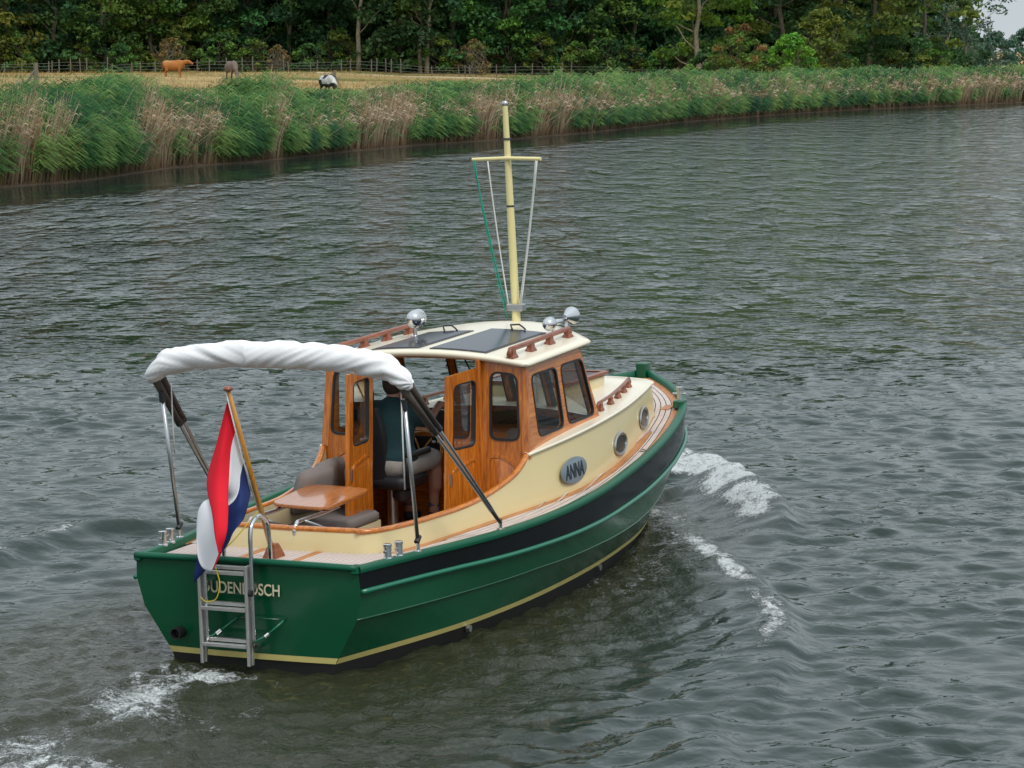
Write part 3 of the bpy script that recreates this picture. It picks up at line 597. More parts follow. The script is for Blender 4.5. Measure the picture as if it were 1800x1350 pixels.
# ------------------------------------------------------------------ reeds along the water's edge
def build_reeds():
    rg = np.random.default_rng(5); T0, T1 = float(np.interp(70, BANK[:, 1], t_b)), float(np.interp(232, BANK[:, 1], t_b))
    tt = np.linspace(T0, T1, 4000); dist = np.interp(np.interp(tt, t_b, BANK[:, 1]), [70, 232], [70, 232])
    dens = (80 / dist) ** 1.15; cum = np.cumsum(dens); cum /= cum[-1]
    N = 36000
    t = np.interp(rg.uniform(size=N), cum, tt); s = .03 + 5.2 * rg.uniform(size=N) ** 1.45
    x = np.interp(t, t_b, BANK[:, 0]) + ND[0] * s; y = np.interp(t, t_b, BANK[:, 1]) + ND[1] * s
    z = ground_z(np.c_[x, y]) - .05; d = y
    u = x / y * CAM_F + 900                                     # photo column, used only to follow the photographed patches
    cl = vnoise(t * .55, s * .5, 41); cl2 = vnoise(t * .9 + 7, s * .4, 42)
    drytab = np.interp(u, [-80, 5, 20, 50, 62, 85, 100, 112, 215, 230, 262, 290, 305, 335, 372, 385, 460, 470, 488, 500, 600, 640, 700, 725, 760, 790, 830, 885, 900, 930, 945, 990, 1015, 1035, 1050, 1090, 1120, 1180, 1250, 1300, 1345, 1380, 1450, 1500, 1560, 1640, 1700, 1800],
                           [.2, .5, .85, .8, .2, .5, .6, .1, .1, .7, .8, .6, .5, .9, .8, .1, .1, .7, .7, .15, .35, .8, .85, .35, .1, .35, .8, .7, .2, .5, .75, .7, .3, .75, .4, .3, .6, .2, .4, .35, .5, .4, .45, .3, .6, .55, .65, .6])
    front = np.clip(1 - s / 3.4, 0, 1)
    dry = rg.uniform(size=N) < np.clip((drytab * 1.25 - .12) * (.22 + 1.0 * front) * (.6 + .8 * cl), 0, .97)
    h = np.interp(u, [-80, 60, 170, 230, 290, 330, 470, 520, 640, 900, 1200, 1800], [2.4, 2.45, 2.9, 2.5, 2.05, 2.05, 2.55, 1.75, 1.85, 2.1, 2.15, 2.1])
    cl3 = vnoise(t * 1.6, s * .9, 44)
    h = h * (.62 + .26 * cl + .30 * cl3 + .16 * rg.uniform(size=N)) * np.where(dry, np.clip(.80 + s * .2, 0, 1.0), np.clip(.50 + s * .40, .5, 1.0)) * np.where(dry, rg.uniform(.92, 1.16, N), 1) - np.clip(z - .4, 0, .6) * .35
    h = np.maximum(h, .5)
    lean = rg.normal(.13, .09, N) + np.where(dry, .05, .03); leany = rg.normal(-.05, .1, N); fall = dry & (rg.uniform(size=N) < .07); lean[fall] += rg.choice([-.8, .7], fall.sum())
    fat = np.clip(d / 105, .85, 2.1)
    GREEN = np.array([(.016, .085, .042), (.034, .140, .048), (.075, .215, .050), (.150, .290, .075)]); TAN = np.array([(.56, .47, .29), (.46, .37, .20), (.64, .56, .38), (.36, .27, .13)])
    gi = np.clip((cl2 * 3.0 + cl3 * 2.2 - .6 + rg.uniform(-.9, .9, N)).astype(int), 0, 3)
    col = GREEN[gi] * rg.uniform(.75, 1.25, N)[:, None]; col[dry] = TAN[rg.integers(0, 4, dry.sum())] * rg.uniform(.75, 1.2, dry.sum())[:, None]
    base_col = np.array([.17, .125, .06]) * rg.uniform(.6, 1.2, N)[:, None]
    V, F, C = [], [], []; off = 0
    def bend(f):      # point on the stalk at height fraction f
        return np.c_[x + lean * h * f ** 1.7, y + leany * h * f ** 1.5, z + h * f * (1 - .10 * np.minimum(np.abs(lean), .9) * f)]
    # stalks: two stacked quads
    w = (np.where(dry, .020, .011) * fat)[:, None] * np.array([1, .35, 0])
    rings = [(0, 1.2, base_col), (.5, 1.0, col * .8 + base_col * .2), (1.0, .35, col)]
    sv, scol = [], []
    for f, ws, cc in rings:
        p = bend(f); sv += [p - w * ws, p + w * ws]; scol += [cc, cc]
    sv = np.stack(sv, 1).reshape(-1, 3); scol = np.stack(scol, 1).reshape(-1, 3)
    b = np.arange(N)[:, None] * 6; sf = np.concatenate([b + np.array([0, 1, 3, 2]), b + np.array([2, 3, 5, 4])])
    V.append(sv); F.append(sf); C.append(scol); off += len(sv)
    # leaves: long blades blown to the right
    for k in range(7):
        m = ~dry
        if k == 5: m = m | (dry & (rg.uniform(size=N) < .6))
        idx = np.where(m)[0]; n = len(idx); f = np.clip(.26 + .72 * (k + rg.uniform(0, 1, n)) / 7, 0, .98)
        p0 = np.c_[x[idx] + lean[idx] * h[idx] * f ** 1.7, y[idx] + leany[idx] * h[idx] * f ** 1.5, z[idx] + h[idx] * f]
        L = rg.uniform(.38, .75, n) * np.where(dry[idx], .5, 1) * (1 + .15 * (fat[idx] - 1)); ang = rg.normal(-.15, .5, n) + np.where(rg.uniform(size=n) < .10, math.pi, 0)
        dx, dy = np.cos(ang), np.sin(ang) * .7; up = rg.uniform(.35, 1.0, n)
        p1 = p0 + np.c_[dx * L * .5, dy * L * .5, up * L * .55]; p2 = p0 + np.c_[dx * L, dy * L, (up - .62) * L * .8]
        wd = (.020 * fat[idx] * rg.uniform(.7, 1.3, n))[:, None] * np.c_[-dy * .6, dx * .6, np.full(n, .75)]
        lv = np.stack([p0 - wd * .5, p0 + wd * .5, p1 + wd, p1 - wd, p2], 1).reshape(-1, 3); bb = np.arange(n)[:, None] * 5 + off
        cc = col[idx] * rg.uniform(.8, 1.3, n)[:, None]; lc = np.repeat(cc, 5, 0)
        V.append(lv); C.append(lc); F.append(bb + np.array([0, 1, 2, 3])); F.append(bb + np.array([3, 2, 4, 4])); off += len(lv)
    V = np.concatenate(V); C = np.concatenate(C); F = np.concatenate(F)
    tri = F[:, 2] == F[:, 3]
    me = bpy.data.meshes.new('reeds'); q, tr = F[~tri], F[tri][:, :3]
    loops = np.concatenate([q.ravel(), tr.ravel()]); starts = np.concatenate([np.arange(len(q)) * 4, len(q) * 4 + np.arange(len(tr)) * 3])
    me.vertices.add(len(V)); me.vertices.foreach_set('co', V.astype(np.float32).ravel()); me.loops.add(len(loops)); me.loops.foreach_set('vertex_index', loops.astype(np.int32))
    me.polygons.add(len(starts)); me.polygons.foreach_set('loop_start', starts.astype(np.int32)); me.materials.append(M['reed'])
    at = me.attributes.new('leafcol', 'FLOAT_COLOR', 'POINT'); c4 = np.ones((len(C), 4), np.float32); c4[:, :3] = C; at.data.foreach_set('color', c4.ravel()); me.update(calc_edges=True)
    o = link('reeds', me); tag(o, 'tall green reeds with dry tan stalks along the water edge', 'reeds', kind='stuff')
build_reeds()
def build_grass():
    rg = np.random.default_rng(9); N = 40000
    u = rg.uniform(-60, 1300, N); d = 100 * np.exp(rg.uniform(0, math.log(240 / 100), N)); x = pw(u, d); s = bank_dist(np.c_[x, d]); k = (s > 3.5); x, d, s = x[k], d[k], s[k]; n = len(x)
    z = ground_z(np.c_[x, d]); cl = vnoise(x * .35, d * .25, 51)
    h = rg.uniform(.12, .42, n) * (.5 + cl) * np.clip(1.8 - s / 40, .7, 1.8); an = rg.uniform(0, 6.28, n); w = .022 * d / 150
    cg = np.clip((vnoise(x * .05 + 3, d * .11, 52) + .35 * cl - .62) * 5 + np.clip((26 - s) / 30, 0, .6), 0, 1)[:, None]
    col = (cg * np.array([.12, .165, .04]) + (1 - cg) * np.array([.38, .275, .10])) * rg.uniform(.65, 1.25, n)[:, None]
    px_ = np.c_[np.cos(an), np.sin(an), np.zeros(n)] * w[:, None]; p = np.c_[x, d, z - .02]; tip = p + np.c_[rg.normal(.06, .06, n), rg.normal(0, .05, n), h]
    v = np.stack([p - px_, p + px_, tip], 1).reshape(-1, 3); me = mesh_np('meadow_grass', v, np.arange(3 * n).reshape(-1, 3), M['reed'], attrs={'leafcol': np.repeat(col, 3, 0)})
    tag(link('meadow_grass', me), 'short dry tan grass growing over the meadow', 'grass', kind='stuff')
build_grass()

# ------------------------------------------------------------------ fence along the wood, with posts and wires
fence = empty('wire_fence', (0, 0, 0)); tag(fence, 'wire fence on thin grey wooden posts along the edge of the wood', 'fence')
pu = [-40, 15, 45, 92, 98, 110, 130, 147, 158, 194, 203, 237, 252, 278, 351, 372, 402, 430, 448, 502, 510, 549, 560, 602, 618, 655, 664, 680, 689, 706, 760, 808, 818, 826, 873, 906, 935, 988, 1003, 1066, 1108, 1127, 1158, 1190, 1213]
pm = MB(); pm.tube([(0, 0, -.25), (.01, 0, .7), (0, 0, 1.15)], [.050, .047, .042], 7); post_me = pm.mesh('post', M['post_wood'], 40); tops = []
for i, u in enumerate(pu):
    d = 229 + .003 * u + (i * 17 % 5) * .25; x = pw(u, d); zz = gz(x, d); s = .8 + (i * 41 % 10) * .055
    o = link('post', post_me, fence); o.location = (x, d, zz); o.scale = (1.15, 1.15, s); o.rotation_euler = (random.uniform(-.05, .05), random.uniform(-.06, .06), random.uniform(0, 3)); tops.append((x, d, zz, s))
for hh in (.35, .65, .92):
    w = MB(); w.tube([(x, d - .06, zz + hh * min(s, 1.05)) for x, d, zz, s in tops], .012, 5); w.build('wire', M['wire'], fence, 179)
def braced_post(u, d, h, r, label, lean):
    x = pw(u, d); e = empty('corner_post', (x, d, gz(x, d))); tag(e, label, 'post')
    m = MB(); m.tube([(0, 0, -.4), (.02, 0, h * .5), (.03, 0, h)], [r, r * .97, r * .92], 10); m.build('post', M['post_wood'], e, 40)
    m = MB(); m.tube([(lean, -.05, -.1), (lean * .1, -.02, h * .66)], [r * .55, r * .5], 8); m.build('brace', M['post_wood'], e, 40)
braced_post(69, 176, 1.62, .16, 'thick grey wooden corner post with a diagonal brace near the reeds', -.85)
braced_post(985, 213, 1.35, .11, 'dark wooden fence post with a diagonal brace beside the pale track', -.75)
braced_post(590, 196, 1.2, .12, 'stout weathered post standing behind the black and white cow', .5)

# ------------------------------------------------------------------ organic bodies: smooth union of tapered capsules, meshed with surface nets
def sd_cone(Pt, a, b, ra, rb):
    a, b = np.array(a, np.float32), np.array(b, np.float32); ab = b - a; L2 = float(ab @ ab) + 1e-9
    t = np.clip(((Pt - a) @ ab) / L2, 0, 1); return np.sqrt((((Pt - a) - t[..., None] * ab) ** 2).sum(-1)) - (ra + (rb - ra) * t)
def sd_ell(Pt, c, r):
    q = (Pt - np.array(c, np.float32)) / np.array(r, np.float32); k = np.sqrt((q ** 2).sum(-1)); return (k - 1) * min(r)
def smin(a, b, k):
    h = np.clip(.5 + .5 * (b - a) / k, 0, 1); return b * (1 - h) + a * h - k * h * (1 - h)
def sdf_build(prims, h, k=.04, infl=0.):
    lo = np.full(3, 1e9); hi = -lo
    for p in prims:
        if p[0] == 'c':
            for q, r_ in ((p[1], p[3]), (p[2], p[4])): lo = np.minimum(lo, np.array(q) - r_); hi = np.maximum(hi, np.array(q) + r_)
        else: lo = np.minimum(lo, np.array(p[1]) - np.array(p[2])); hi = np.maximum(hi, np.array(p[1]) + np.array(p[2]))
    lo -= infl + 2.5 * h; hi += infl + 2.5 * h; n = np.ceil((hi - lo) / h).astype(int) + 1
    ax = [np.float32(lo[i]) + np.arange(n[i], dtype=np.float32) * np.float32(h) for i in range(3)]
    G = np.stack(np.meshgrid(*ax, indexing='ij'), -1); D = None
    for p in prims:
        kk = k
        if p[0] == 'c': d = sd_cone(G, *p[1:5]); kk = p[5] if len(p) > 5 else k
        else: d = sd_ell(G, p[1], p[2]); kk = p[3] if len(p) > 3 else k
        D = d if D is None else smin(D, d, kk)
    D = D - infl; S = D < 0
    nx_, ny_, nz_ = n; acc = np.zeros((nx_ - 1, ny_ - 1, nz_ - 1, 3), np.float32); cnt = np.zeros((nx_ - 1, ny_ - 1, nz_ - 1), np.float32)
    cs = [(i, j, k2) for i in (0, 1) for j in (0, 1) for k2 in (0, 1)]
    sl = lambda A, c: A[c[0]:nx_ - 1 + c[0], c[1]:ny_ - 1 + c[1], c[2]:nz_ - 1 + c[2]]
    for ia in range(8):
        for ib in range(ia + 1, 8):
            a_, b_ = cs[ia], cs[ib]
            if sum(abs(a_[q] - b_[q]) for q in range(3)) != 1: continue
            da, db = sl(D, a_), sl(D, b_); m = (da < 0) != (db < 0); t = np.where(m, da / np.where(m, da - db, 1), 0)
            for q in range(3): acc[..., q] += np.where(m, a_[q] + t * (b_[q] - a_[q]), 0)
            cnt += m
    act = cnt > 0; idx = np.full(act.shape, -1, int); idx[act] = np.arange(act.sum()); I = np.argwhere(act)
    V = lo + (I + acc[act] / cnt[act][:, None]) * h; F = []
    for ax_ in range(3):
        o1, o2 = [(1, 2), (2, 0), (0, 1)][ax_]
        A = np.take(S, range(0, n[ax_] - 1), ax_); B_ = np.take(S, range(1, n[ax_]), ax_); E = np.argwhere(A != B_)
        ok = (E[:, o1] > 0) & (E[:, o2] > 0) & (E[:, o1] < n[o1] - 1) & (E[:, o2] < n[o2] - 1); E = E[ok]; fl = A[tuple(E.T)]
        q = []
        for d1, d2 in ((-1, -1), (0, -1), (0, 0), (-1, 0)):
            e = E.copy(); e[:, o1] += d1; e[:, o2] += d2; q.append(idx[tuple(e.T)])
        q = np.stack(q, 1); q[~fl] = q[~fl][:, ::-1]; F.append(q)
    return V, np.concatenate(F)
def organic(name, prims, h, mat, parent, k=.04, infl=0., colf=None, soft=1):
    V, F = sdf_build(prims, h, k, infl)
    for _ in range(soft):      # one light smoothing pass
        acc = np.zeros_like(V); c = np.zeros(len(V))
        for i in range(4):
            np.add.at(acc, F[:, i], V[F[:, (i + 1) % 4]]); np.add.at(c, F[:, i], 1)
        V = V * .5 + .5 * acc / np.maximum(c, 1)[:, None]
    me = mesh_np(name, V, F, mat, True, attrs=None if colf is None else {'coat': colf(V)}); return link(name, me, parent)

# ------------------------------------------------------------------ cows (x forward, y left, z up; hooves at z = 0)
def coat_mat(name):
    m, n, l, b = newmat(name); at = n.new('ShaderNodeAttribute'); at.attribute_name = 'coat'
    tc = n.new('ShaderNodeTexCoord'); no = n.new('ShaderNodeTexNoise'); no.inputs['Scale'].default_value = 7; l.new(tc.outputs['Object'], no.inputs['Vector'])
    mx = n.new('ShaderNodeMixRGB'); mx.blend_type = 'MULTIPLY'; mx.inputs['Fac'].default_value = .4; l.new(at.outputs['Color'], mx.inputs['Color1']); l.new(no.outputs['Fac'], mx.inputs['Color2'])
    l.new(mx.outputs['Color'], b.inputs['Base Color']); b.inputs['Roughness'].default_value = .85; return m
M['coat'] = coat_mat('cow_coat')
def cow(name, label, u, d, facing, colf, graze, s=1.0):
    x = pw(u, d); root = empty(name, (x, d, gz(x, d) - .03), facing); root.scale = (s, s, s); tag(root, label, 'cow')
    E = [('e', (.05, 0, .98), (.74, .36, .38)), ('e', (.52, 0, 1.02), (.36, .27, .38)), ('e', (-.52, 0, 1.06), (.36, .29, .34)), ('e', (-.05, 0, .83), (.55, .30, .26)), ('c', (-.78, 0, 1.18), (.55, 0, 1.30), .12, .13, .12)]
    if graze == 2: neck, head, muz = (.98, 0, .80), (1.12, .05, .42), (1.10, .06, .14)
    elif graze == 1: neck, head, muz = (1.02, 0, 1.05), (1.30, .03, .95), (1.52, .05, .72)
    else: neck, head, muz = (1.05, 0, 1.28), (1.35, -.02, 1.30), (1.66, -.04, 1.13)
    E += [('c', (.68, 0, 1.12), neck, .24, .17, .12), ('c', neck, head, .16, .125, .08), ('c', head, muz, .12, .085, .06)]
    for sy in (-1, 1):
        E += [('c', (.55, sy * .17, .85), (.56, sy * .18, .48), .14, .075, .08), ('c', (.56, sy * .18, .48), (.60, sy * .18, .24), .065, .05, .04), ('c', (.60, sy * .18, .24), (.58, sy * .18, .04), .048, .062, .03)]
        E += [('c', (-.58, sy * .18, .95), (-.50, sy * .20, .60), .20, .11, .1), ('c', (-.50, sy * .20, .60), (-.68, sy * .19, .42), .085, .06, .05), ('c', (-.68, sy * .19, .42), (-.64, sy * .19, .04), .052, .062, .03)]
        hd = np.array(head); E.append(('c', hd + np.array([-.06, sy * .09, .06]), hd + np.array([-.08, sy * .24, .05]), .05, .03, .03))
    organic('body', E, .045, M['coat'], root, .08, colf=colf)
    m = MB(); m.tube([(-.86, 0, 1.2), (-.95, .02, 1.0), (-.93, .02, .7), (-.92, .02, .5)], [.03, .025, .02, .045], 7); m.build('tail', simple('tail_hair', tuple(colf(np.array([[-.8, 0, 1.]]))[0]), .9), root, 179)
def c_brown(V):
    c = np.tile(np.array([.46, .17, .035]), (len(V), 1)); t = np.clip((V[:, 2] - 1.15) / .2, 0, 1)[:, None] * np.clip(-V[:, 0] + .2, 0, 1)[:, None]; return c * (1 - t) + np.array([.60, .36, .15]) * t
def c_grey(V):
    c = np.tile(np.array([.20, .145, .12]), (len(V), 1)); t = ((V[:, 0] > 1.02) & (V[:, 2] < .4))[:, None]; c = np.where(t, [.40, .36, .33], c); return np.where((V[:, 2] < .45)[:, None] & (V[:, 0] < .9)[:, None], [.10, .07, .055], c)
def c_bw(V):
    n = vnoise(V[:, 0] * 2.3 + 3, V[:, 1] * 2.6 + V[:, 2] * 2.1 + 11, 77); c = np.where((n > .56)[:, None], [.02, .02, .022], [.66, .66, .64])
    c = np.where(((V[:, 2] < .78) & (V[:, 0] < .9) & (V[:, 2] > .3))[:, None], [.03, .028, .026], c); return np.where((V[:, 0] > 1.0)[:, None] & (V[:, 2] < .7)[:, None], [.03, .03, .032], c)
cow('brown_cow', 'orange brown cow standing side on in the dry meadow', 309, 206, R(-8), c_brown, 0, .98)
cow('grey_cow', 'grey brown cow grazing head-on with its head down in the meadow', 411, 204, R(-66), c_grey, 2, 1.06)
cow('pied_cow', 'black and white cow grazing on the slope above the reeds', 578, 176, R(-58), c_bw, 2, 1.0)
# ------------------------------------------------------------------ the boat
boat = empty('motor_boat'); boat.matrix_world = BM
tag(boat, 'green wooden-trimmed motor launch with cream cabin and varnished wheelhouse under way on the river', 'boat')
def curve(xt, yt):
    xt, yt = np.array(xt, float), np.array(yt, float)
    d = np.gradient(yt, xt)
    def f(x):
        x = np.clip(x, xt[0], xt[-1]); i = np.clip(np.searchsorted(xt, x) - 1, 0, len(xt) - 2); h = xt[i+1] - xt[i]; t = (x - xt[i]) / h
        return (2*t**3-3*t**2+1)*yt[i] + (t**3-2*t**2+t)*h*d[i] + (-2*t**3+3*t**2)*yt[i+1] + (t**3-t**2)*h*d[i+1]
    return f
Gf = curve([0, .4, .82, 1.24, 1.8, 2.32, 2.9, 3.5, 4.37, 5.1, 5.7, 6.26, 6.8, 7.06, 7.3, 7.6, 7.8, 8.0, 8.14], [.93, .98, 1.05, 1.14, 1.25, 1.32, 1.36, 1.36, 1.30, 1.23, 1.15, 1.05, .92, .83, .71, .51, .35, .17, .035])
Zs = lambda x: .815 - .04 * x + .0118 * x * x
Tf = curve([.80, 1.29, 1.9, 2.47, 3.03, 3.57, 4.22, 5.12, 5.77, 6.25, 6.55], [.72, .79, .84, .905, .99, 1.065, 1.07, .98, .87, .77, .70])
LV = {  # name: (stem x, half-breadth, height) along x
 'gun':  (8.14, lambda x: Gf(x), lambda x: Zs(x) - .02),
 'rail': (8.10, lambda x: Gf(x * 8.14 / 8.10) + .012 - .012 * np.clip((x - 6) / 2, 0, 1), lambda x: Zs(x) - np.interp(x, [0, 1.2, 2.4, 3.6, 4.8, 6, 8.1], [.185, .19, .22, .26, .295, .31, .30])),
 'knuck': (7.98, curve([0, 1.2, 2.4, 3.6, 4.75, 5.6, 6.4, 7.1, 7.6, 7.98], [.895, 1.10, 1.28, 1.315, 1.215, 1.08, .87, .58, .29, .03]), lambda x: Zs(x) - np.interp(x, [0, 2.4, 3.6, 4.75, 6, 8], [.40, .42, .48, .56, .60, .62])),
 'wl':   (7.74, curve([0, .67, 1.33, 2.16, 3.3, 4.5, 5.61, 6.4, 7.0, 7.45, 7.74], [.715, .89, 1.04, 1.14, 1.165, 1.09, .92, .70, .44, .20, .02]), lambda x: .115 + .0 * x),
 'wl2':  (7.70, curve([0, .67, 1.33, 2.16, 3.3, 4.5, 5.61, 6.4, 7.0, 7.45, 7.70], [.690, .87, 1.02, 1.12, 1.145, 1.07, .90, .68, .42, .18, .02]), lambda x: .070 + .0 * x),
 'bot':  (7.2, curve([0, 1.3, 3.3, 5.2, 6.6, 7.2], [.55, .80, .92, .70, .22, .02]), lambda x: -.45 + .0 * x)}
NS = 72; SV = np.linspace(0, 1, NS) ** .92
def level(nm, side, inset=0., dz=0., x_off=0.):
    L, yf, zf = LV[nm]; xs_ = SV * L; xo = {'gun': 0, 'rail': .012, 'knuck': .03, 'wl': .06, 'wl2': .065, 'bot': .12}[nm]
    return [(float(x) + xo * (1 - s_) + x_off, side * max(float(yf(x)) - inset, .012), float(zf(x)) + dz) for x, s_ in zip(xs_, SV)]
def strake(name, a, b, mat, side, ia=0., ib=0., rows=4, dza=0., dzb=0.):
    A, B_ = level(a, side, ia, dza), level(b, side, ib, dzb); rws = []
    for k in range(rows + 1):
        t = k / rows; rws.append([tuple(np.array(p) * (1 - t) + np.array(q) * t) for p, q in zip(A, B_)])
    m = MB(); m.grid(rws); return m.build(name, mat, boat, 179)
hullside = {}
for sd in (1, -1):
    strake('black_strake', 'gun', 'rail', M['black_gloss'], sd)
    strake('upper_strake', 'rail', 'knuck', M['green'], sd, 0, 0, 4)
    strake('lower_strake', 'knuck', 'wl', M['green'], sd, .012, 0, 4, .004)
    strake('boot_stripe', 'wl', 'wl2', M['boot_yellow'], sd, -.003, -.003, 1)
    strake('bottom', 'wl2', 'bot', M['antifoul'], sd)
    m = MB(); m.tube([(p[0], p[1] + sd * .012, p[2]) for p in level('rail', sd)], .020, 8); m.build('rub_rail', M['green_light'], boat, 179)
    # lap edge of the upper strake
    m = MB(); m.tube([(p[0], p[1] + sd * -.002, p[2] + .002) for p in level('knuck', sd)], .007, 6); m.build('lap_edge', M['green'], boat, 179)
    # gunwale: rounded capping standing a little proud of the deck
    rows = []
    for p in level('gun', sd):
        x, y, z = p; ya = abs(y); iw = min(.055, ya)
        rows.append([(x, sd * (ya + .018), z - .028), (x, sd * (ya + .024), z - .008), (x, sd * (ya + .020), z + .014), (x, sd * (ya + .004), z + .022), (x, sd * max(ya - iw * .7, .004), z + .022), (x, sd * max(ya - iw, .004), z + .014), (x, sd * max(ya - iw, .004), z - .045)])
    m = MB(); m.loft(rows, False, False); m.build('gunwale', M['green_gun'], boat, 179)
# transom: slightly cambered top, corners following the strakes
def trans_pts(side): return [level(n_, side)[0] for n_ in ('gun', 'rail', 'knuck', 'wl')]
R_, L_ = trans_pts(-1), trans_pts(1)
m = MB(); rows = []
for (a_, b_) in zip(R_, L_):
    row = []
    for k in range(25):
        t = k / 24; c = 4 * t * (1 - t); row.append((a_[0] - .025 * c, a_[1] * (1 - t) + b_[1] * t, a_[2] * (1 - t) + b_[2] * t + (.012 * c if a_ is R_[0] else 0)))
    rows.append(row)
m.grid(rows); transom = m.build('transom', M['green'], boat, 179)
def trow(z0, z1, inset, xo, mat, name, par=None):
    rr = []
    for z_, nm in ((z0, 'wl'), (z1, 'wl2')):
        p = level(nm, 1)[0]; rr.append([(p[0] - .025 * 4 * t * (1 - t) + xo, -p[1] + 2 * p[1] * t, z_) for t in np.linspace(0, 1, 25)])
    q = MB(); q.grid(rr); return q.build(name, mat, par or boat, 179)
trow(.115, .070, 0, -.003, M['boot_yellow'], 'transom_stripe'); 
m = MB(); p = level('wl2', 1)[0]; b_ = level('bot', 1)[0]
m.grid([[(p[0], -p[1], .07), (p[0] - .02, 0, .07), (p[0], p[1], .07)], [(b_[0], -b_[1], -.45), (b_[0], 0, -.45), (b_[0], b_[1], -.45)]]); m.build('transom_bottom', M['antifoul'], boat)
m = MB(); m.tube([(q[0] - .012, q[1], q[2] + .008) for q in rows[0]], .026, 8); m.build('transom_cap', M['green_gun'], boat, 179)
for sd in (1, -1):
    q = rows[0][-1 if sd > 0 else 0]; m = MB(); m.rbox((q[0] - .032, q[1] - sd * .02 - .030, q[2] - .036), (q[0] + .05, q[1] - sd * .02 + .030, q[2] + .030), .022); m.build('quarter_knee', M['green_gun'], boat, 40)
# stem head
m = MB(); m.rbox((8.03, -.055, 1.05), (8.19, .055, 1.345), .02); o = m.build('stem_head', M['green'], boat, 40, .008)
m = MB(); m.tube([(8.145, 0, 1.28), (8.13, 0, 1.0), (8.05, 0, .7), (7.9, 0, .35), (7.74, 0, .1), (7.5, 0, -.3)], .03, 8); m.build('stem', M['green'], boat, 179)

# ---- deck
def deck_z(x, y=0.): return Zs(x) - .05
def strip(name, f_out, f_in, x0, x1, mat, side, z_off, thick, n=60, xs_=None):
    """curved deck strip between two half-breadth functions; keeps only where it has width"""
    X = np.linspace(x0, x1, n) if xs_ is None else xs_; pts = [(float(x), float(f_out(x)), float(f_in(x))) for x in X]; pts = [q for q in pts if q[1] - q[2] > .004]
    if len(pts) < 3: return None
    m = MB(); m.slab([[(x, side * yo, deck_z(x) + z_off) for x, yo, yi in pts], [(x, side * yi, deck_z(x) + z_off) for x, yo, yi in pts]], (0, 0, -thick))
    return m.build(name, mat, boat, None)
TX0, TX1 = .80, 6.90
def Tin(x):
    x = float(x)
    if x < TX0 or x > TX1: return 0.
    if x > 6.55: return .70 * math.sqrt(max(0, 1 - ((x - 6.55) / (TX1 - 6.55)) ** 2))
    return float(Tf(x))
Gi = lambda x: max(float(Gf(x)) - .045, 0)
for sd in (1, -1):
    strip('side_deck', Gi, lambda x: max(Tin(x) - .03, 0), .02, 8.05, M['black_rubber'], sd, -.008, .02, 120)
    cbw = lambda x: float(np.interp(x, [.8, 4.5, 6.2, 8], [.03, .035, .085, .09]))
    strip('covering_board', lambda x: Gi(x) - .004, lambda x: max(Gi(x) - cbw(x), 0.012), .78, 8.0, M['margin_wood'], sd, 0, .006, 90)
    for k in range(14):
        fo_ = lambda x, k=k: Gi(x) - cbw(x) - .008 - k * .056
        def fi_(x, k=k):
            lim = Tin(x) + (.072 if .8 <= x < 6.05 else .004)
            if x > 6.85: lim = .05
            return max(Gi(x) - cbw(x) - .008 - (k + 1) * .056 + .0095, lim)
        strip('deck_plank', fo_, fi_, .84, 7.95, M['teak'], sd, .001, .006, 110)
    strip('inner_margin', lambda x: min(Tin(x) + .066, Gi(x) - .085), lambda x: Tin(x) - .005, .86, 6.05, M['margin_wood'], sd, .001, .006, 70)
m = MB(); m.box((6.9, -.043, deck_z(7.4) - .06), (8.02, .043, deck_z(7.4) - .055)); 
m = MB(); m.slab([[(x, -.042, deck_z(x) + .001) for x in np.linspace(6.9, 7.98, 10)], [(x, .042, deck_z(x) + .001) for x in np.linspace(6.9, 7.98, 10)]], (0, 0, -.006)); m.build('king_plank', M['margin_wood'], boat)
# aft deck: planks running fore and aft between varnished cross pieces
pl = MB(); pl.box((.075, -.0205, -.006), (.80, .0205, .001)); plm = pl.mesh('deck_plank', M['teak'])
for k in range(-20, 21):
    y = k * .0455
    if abs(y) > .90 or abs(abs(y) - .23) < .03: continue
    o = link('deck_plank', plm, boat); o.location = (0, y, deck_z(.3) + .001)
    if abs(y) > .84: o.scale = (.8, 1, 1); o.location.x = .1
for y in (-.23, .23):
    m = MB(); m.box((.075, y - .036, deck_z(.3) - .005), (.81, y + .036, deck_z(.3) + .003)); m.build('deck_divider', M['margin_wood'], boat)
m = MB(); m.slab([[(.80 + .03 * math.cos(t), y, deck_z(.8) + .004) for y, t in zip(np.linspace(-.8, .8, 9), np.zeros(9))], [(.735, y, deck_z(.8) + .004) for y in np.linspace(-.8, .8, 9)]], (0, 0, -.006)); m.build('aft_margin', M['margin_wood'], boat)

# ---- trunk cabin and cockpit coaming: outline walked from the aft centreline round the starboard side, mirrored
Zc = curve([.78, 1.5, 2.05, 2.35, 2.6, 2.76, 2.87, 2.94, 2.985], [.915, .90, .905, .935, .985, 1.03, 1.08, 1.13, 1.175])
Zt = curve([2.985, 3.6, 4.3, 5.2, 5.9, 6.55, 6.95], [1.185, 1.235, 1.27, 1.295, 1.315, 1.33, 1.335])
def coam_outline():
    pts = []
    for k in range(9): pts.append((.70 + .02 * (k / 8), .0 + .52 * k / 8))           # aft face (slightly bowed)
    for k in range(1, 8):                                                            # rounded corner
        a = k / 8 * math.pi / 2; pts.append((.72 + .22 * (1 - math.cos(a)), .52 + .21 * math.sin(a)))
    for x in list(np.linspace(.98, 2.7, 28)) + list(np.linspace(2.75, 2.985, 9)): pts.append((float(x), float(Tf(x))))
    return pts
CO = coam_outline()
def coam_top(x): return float(Zc(max(x, .78)))
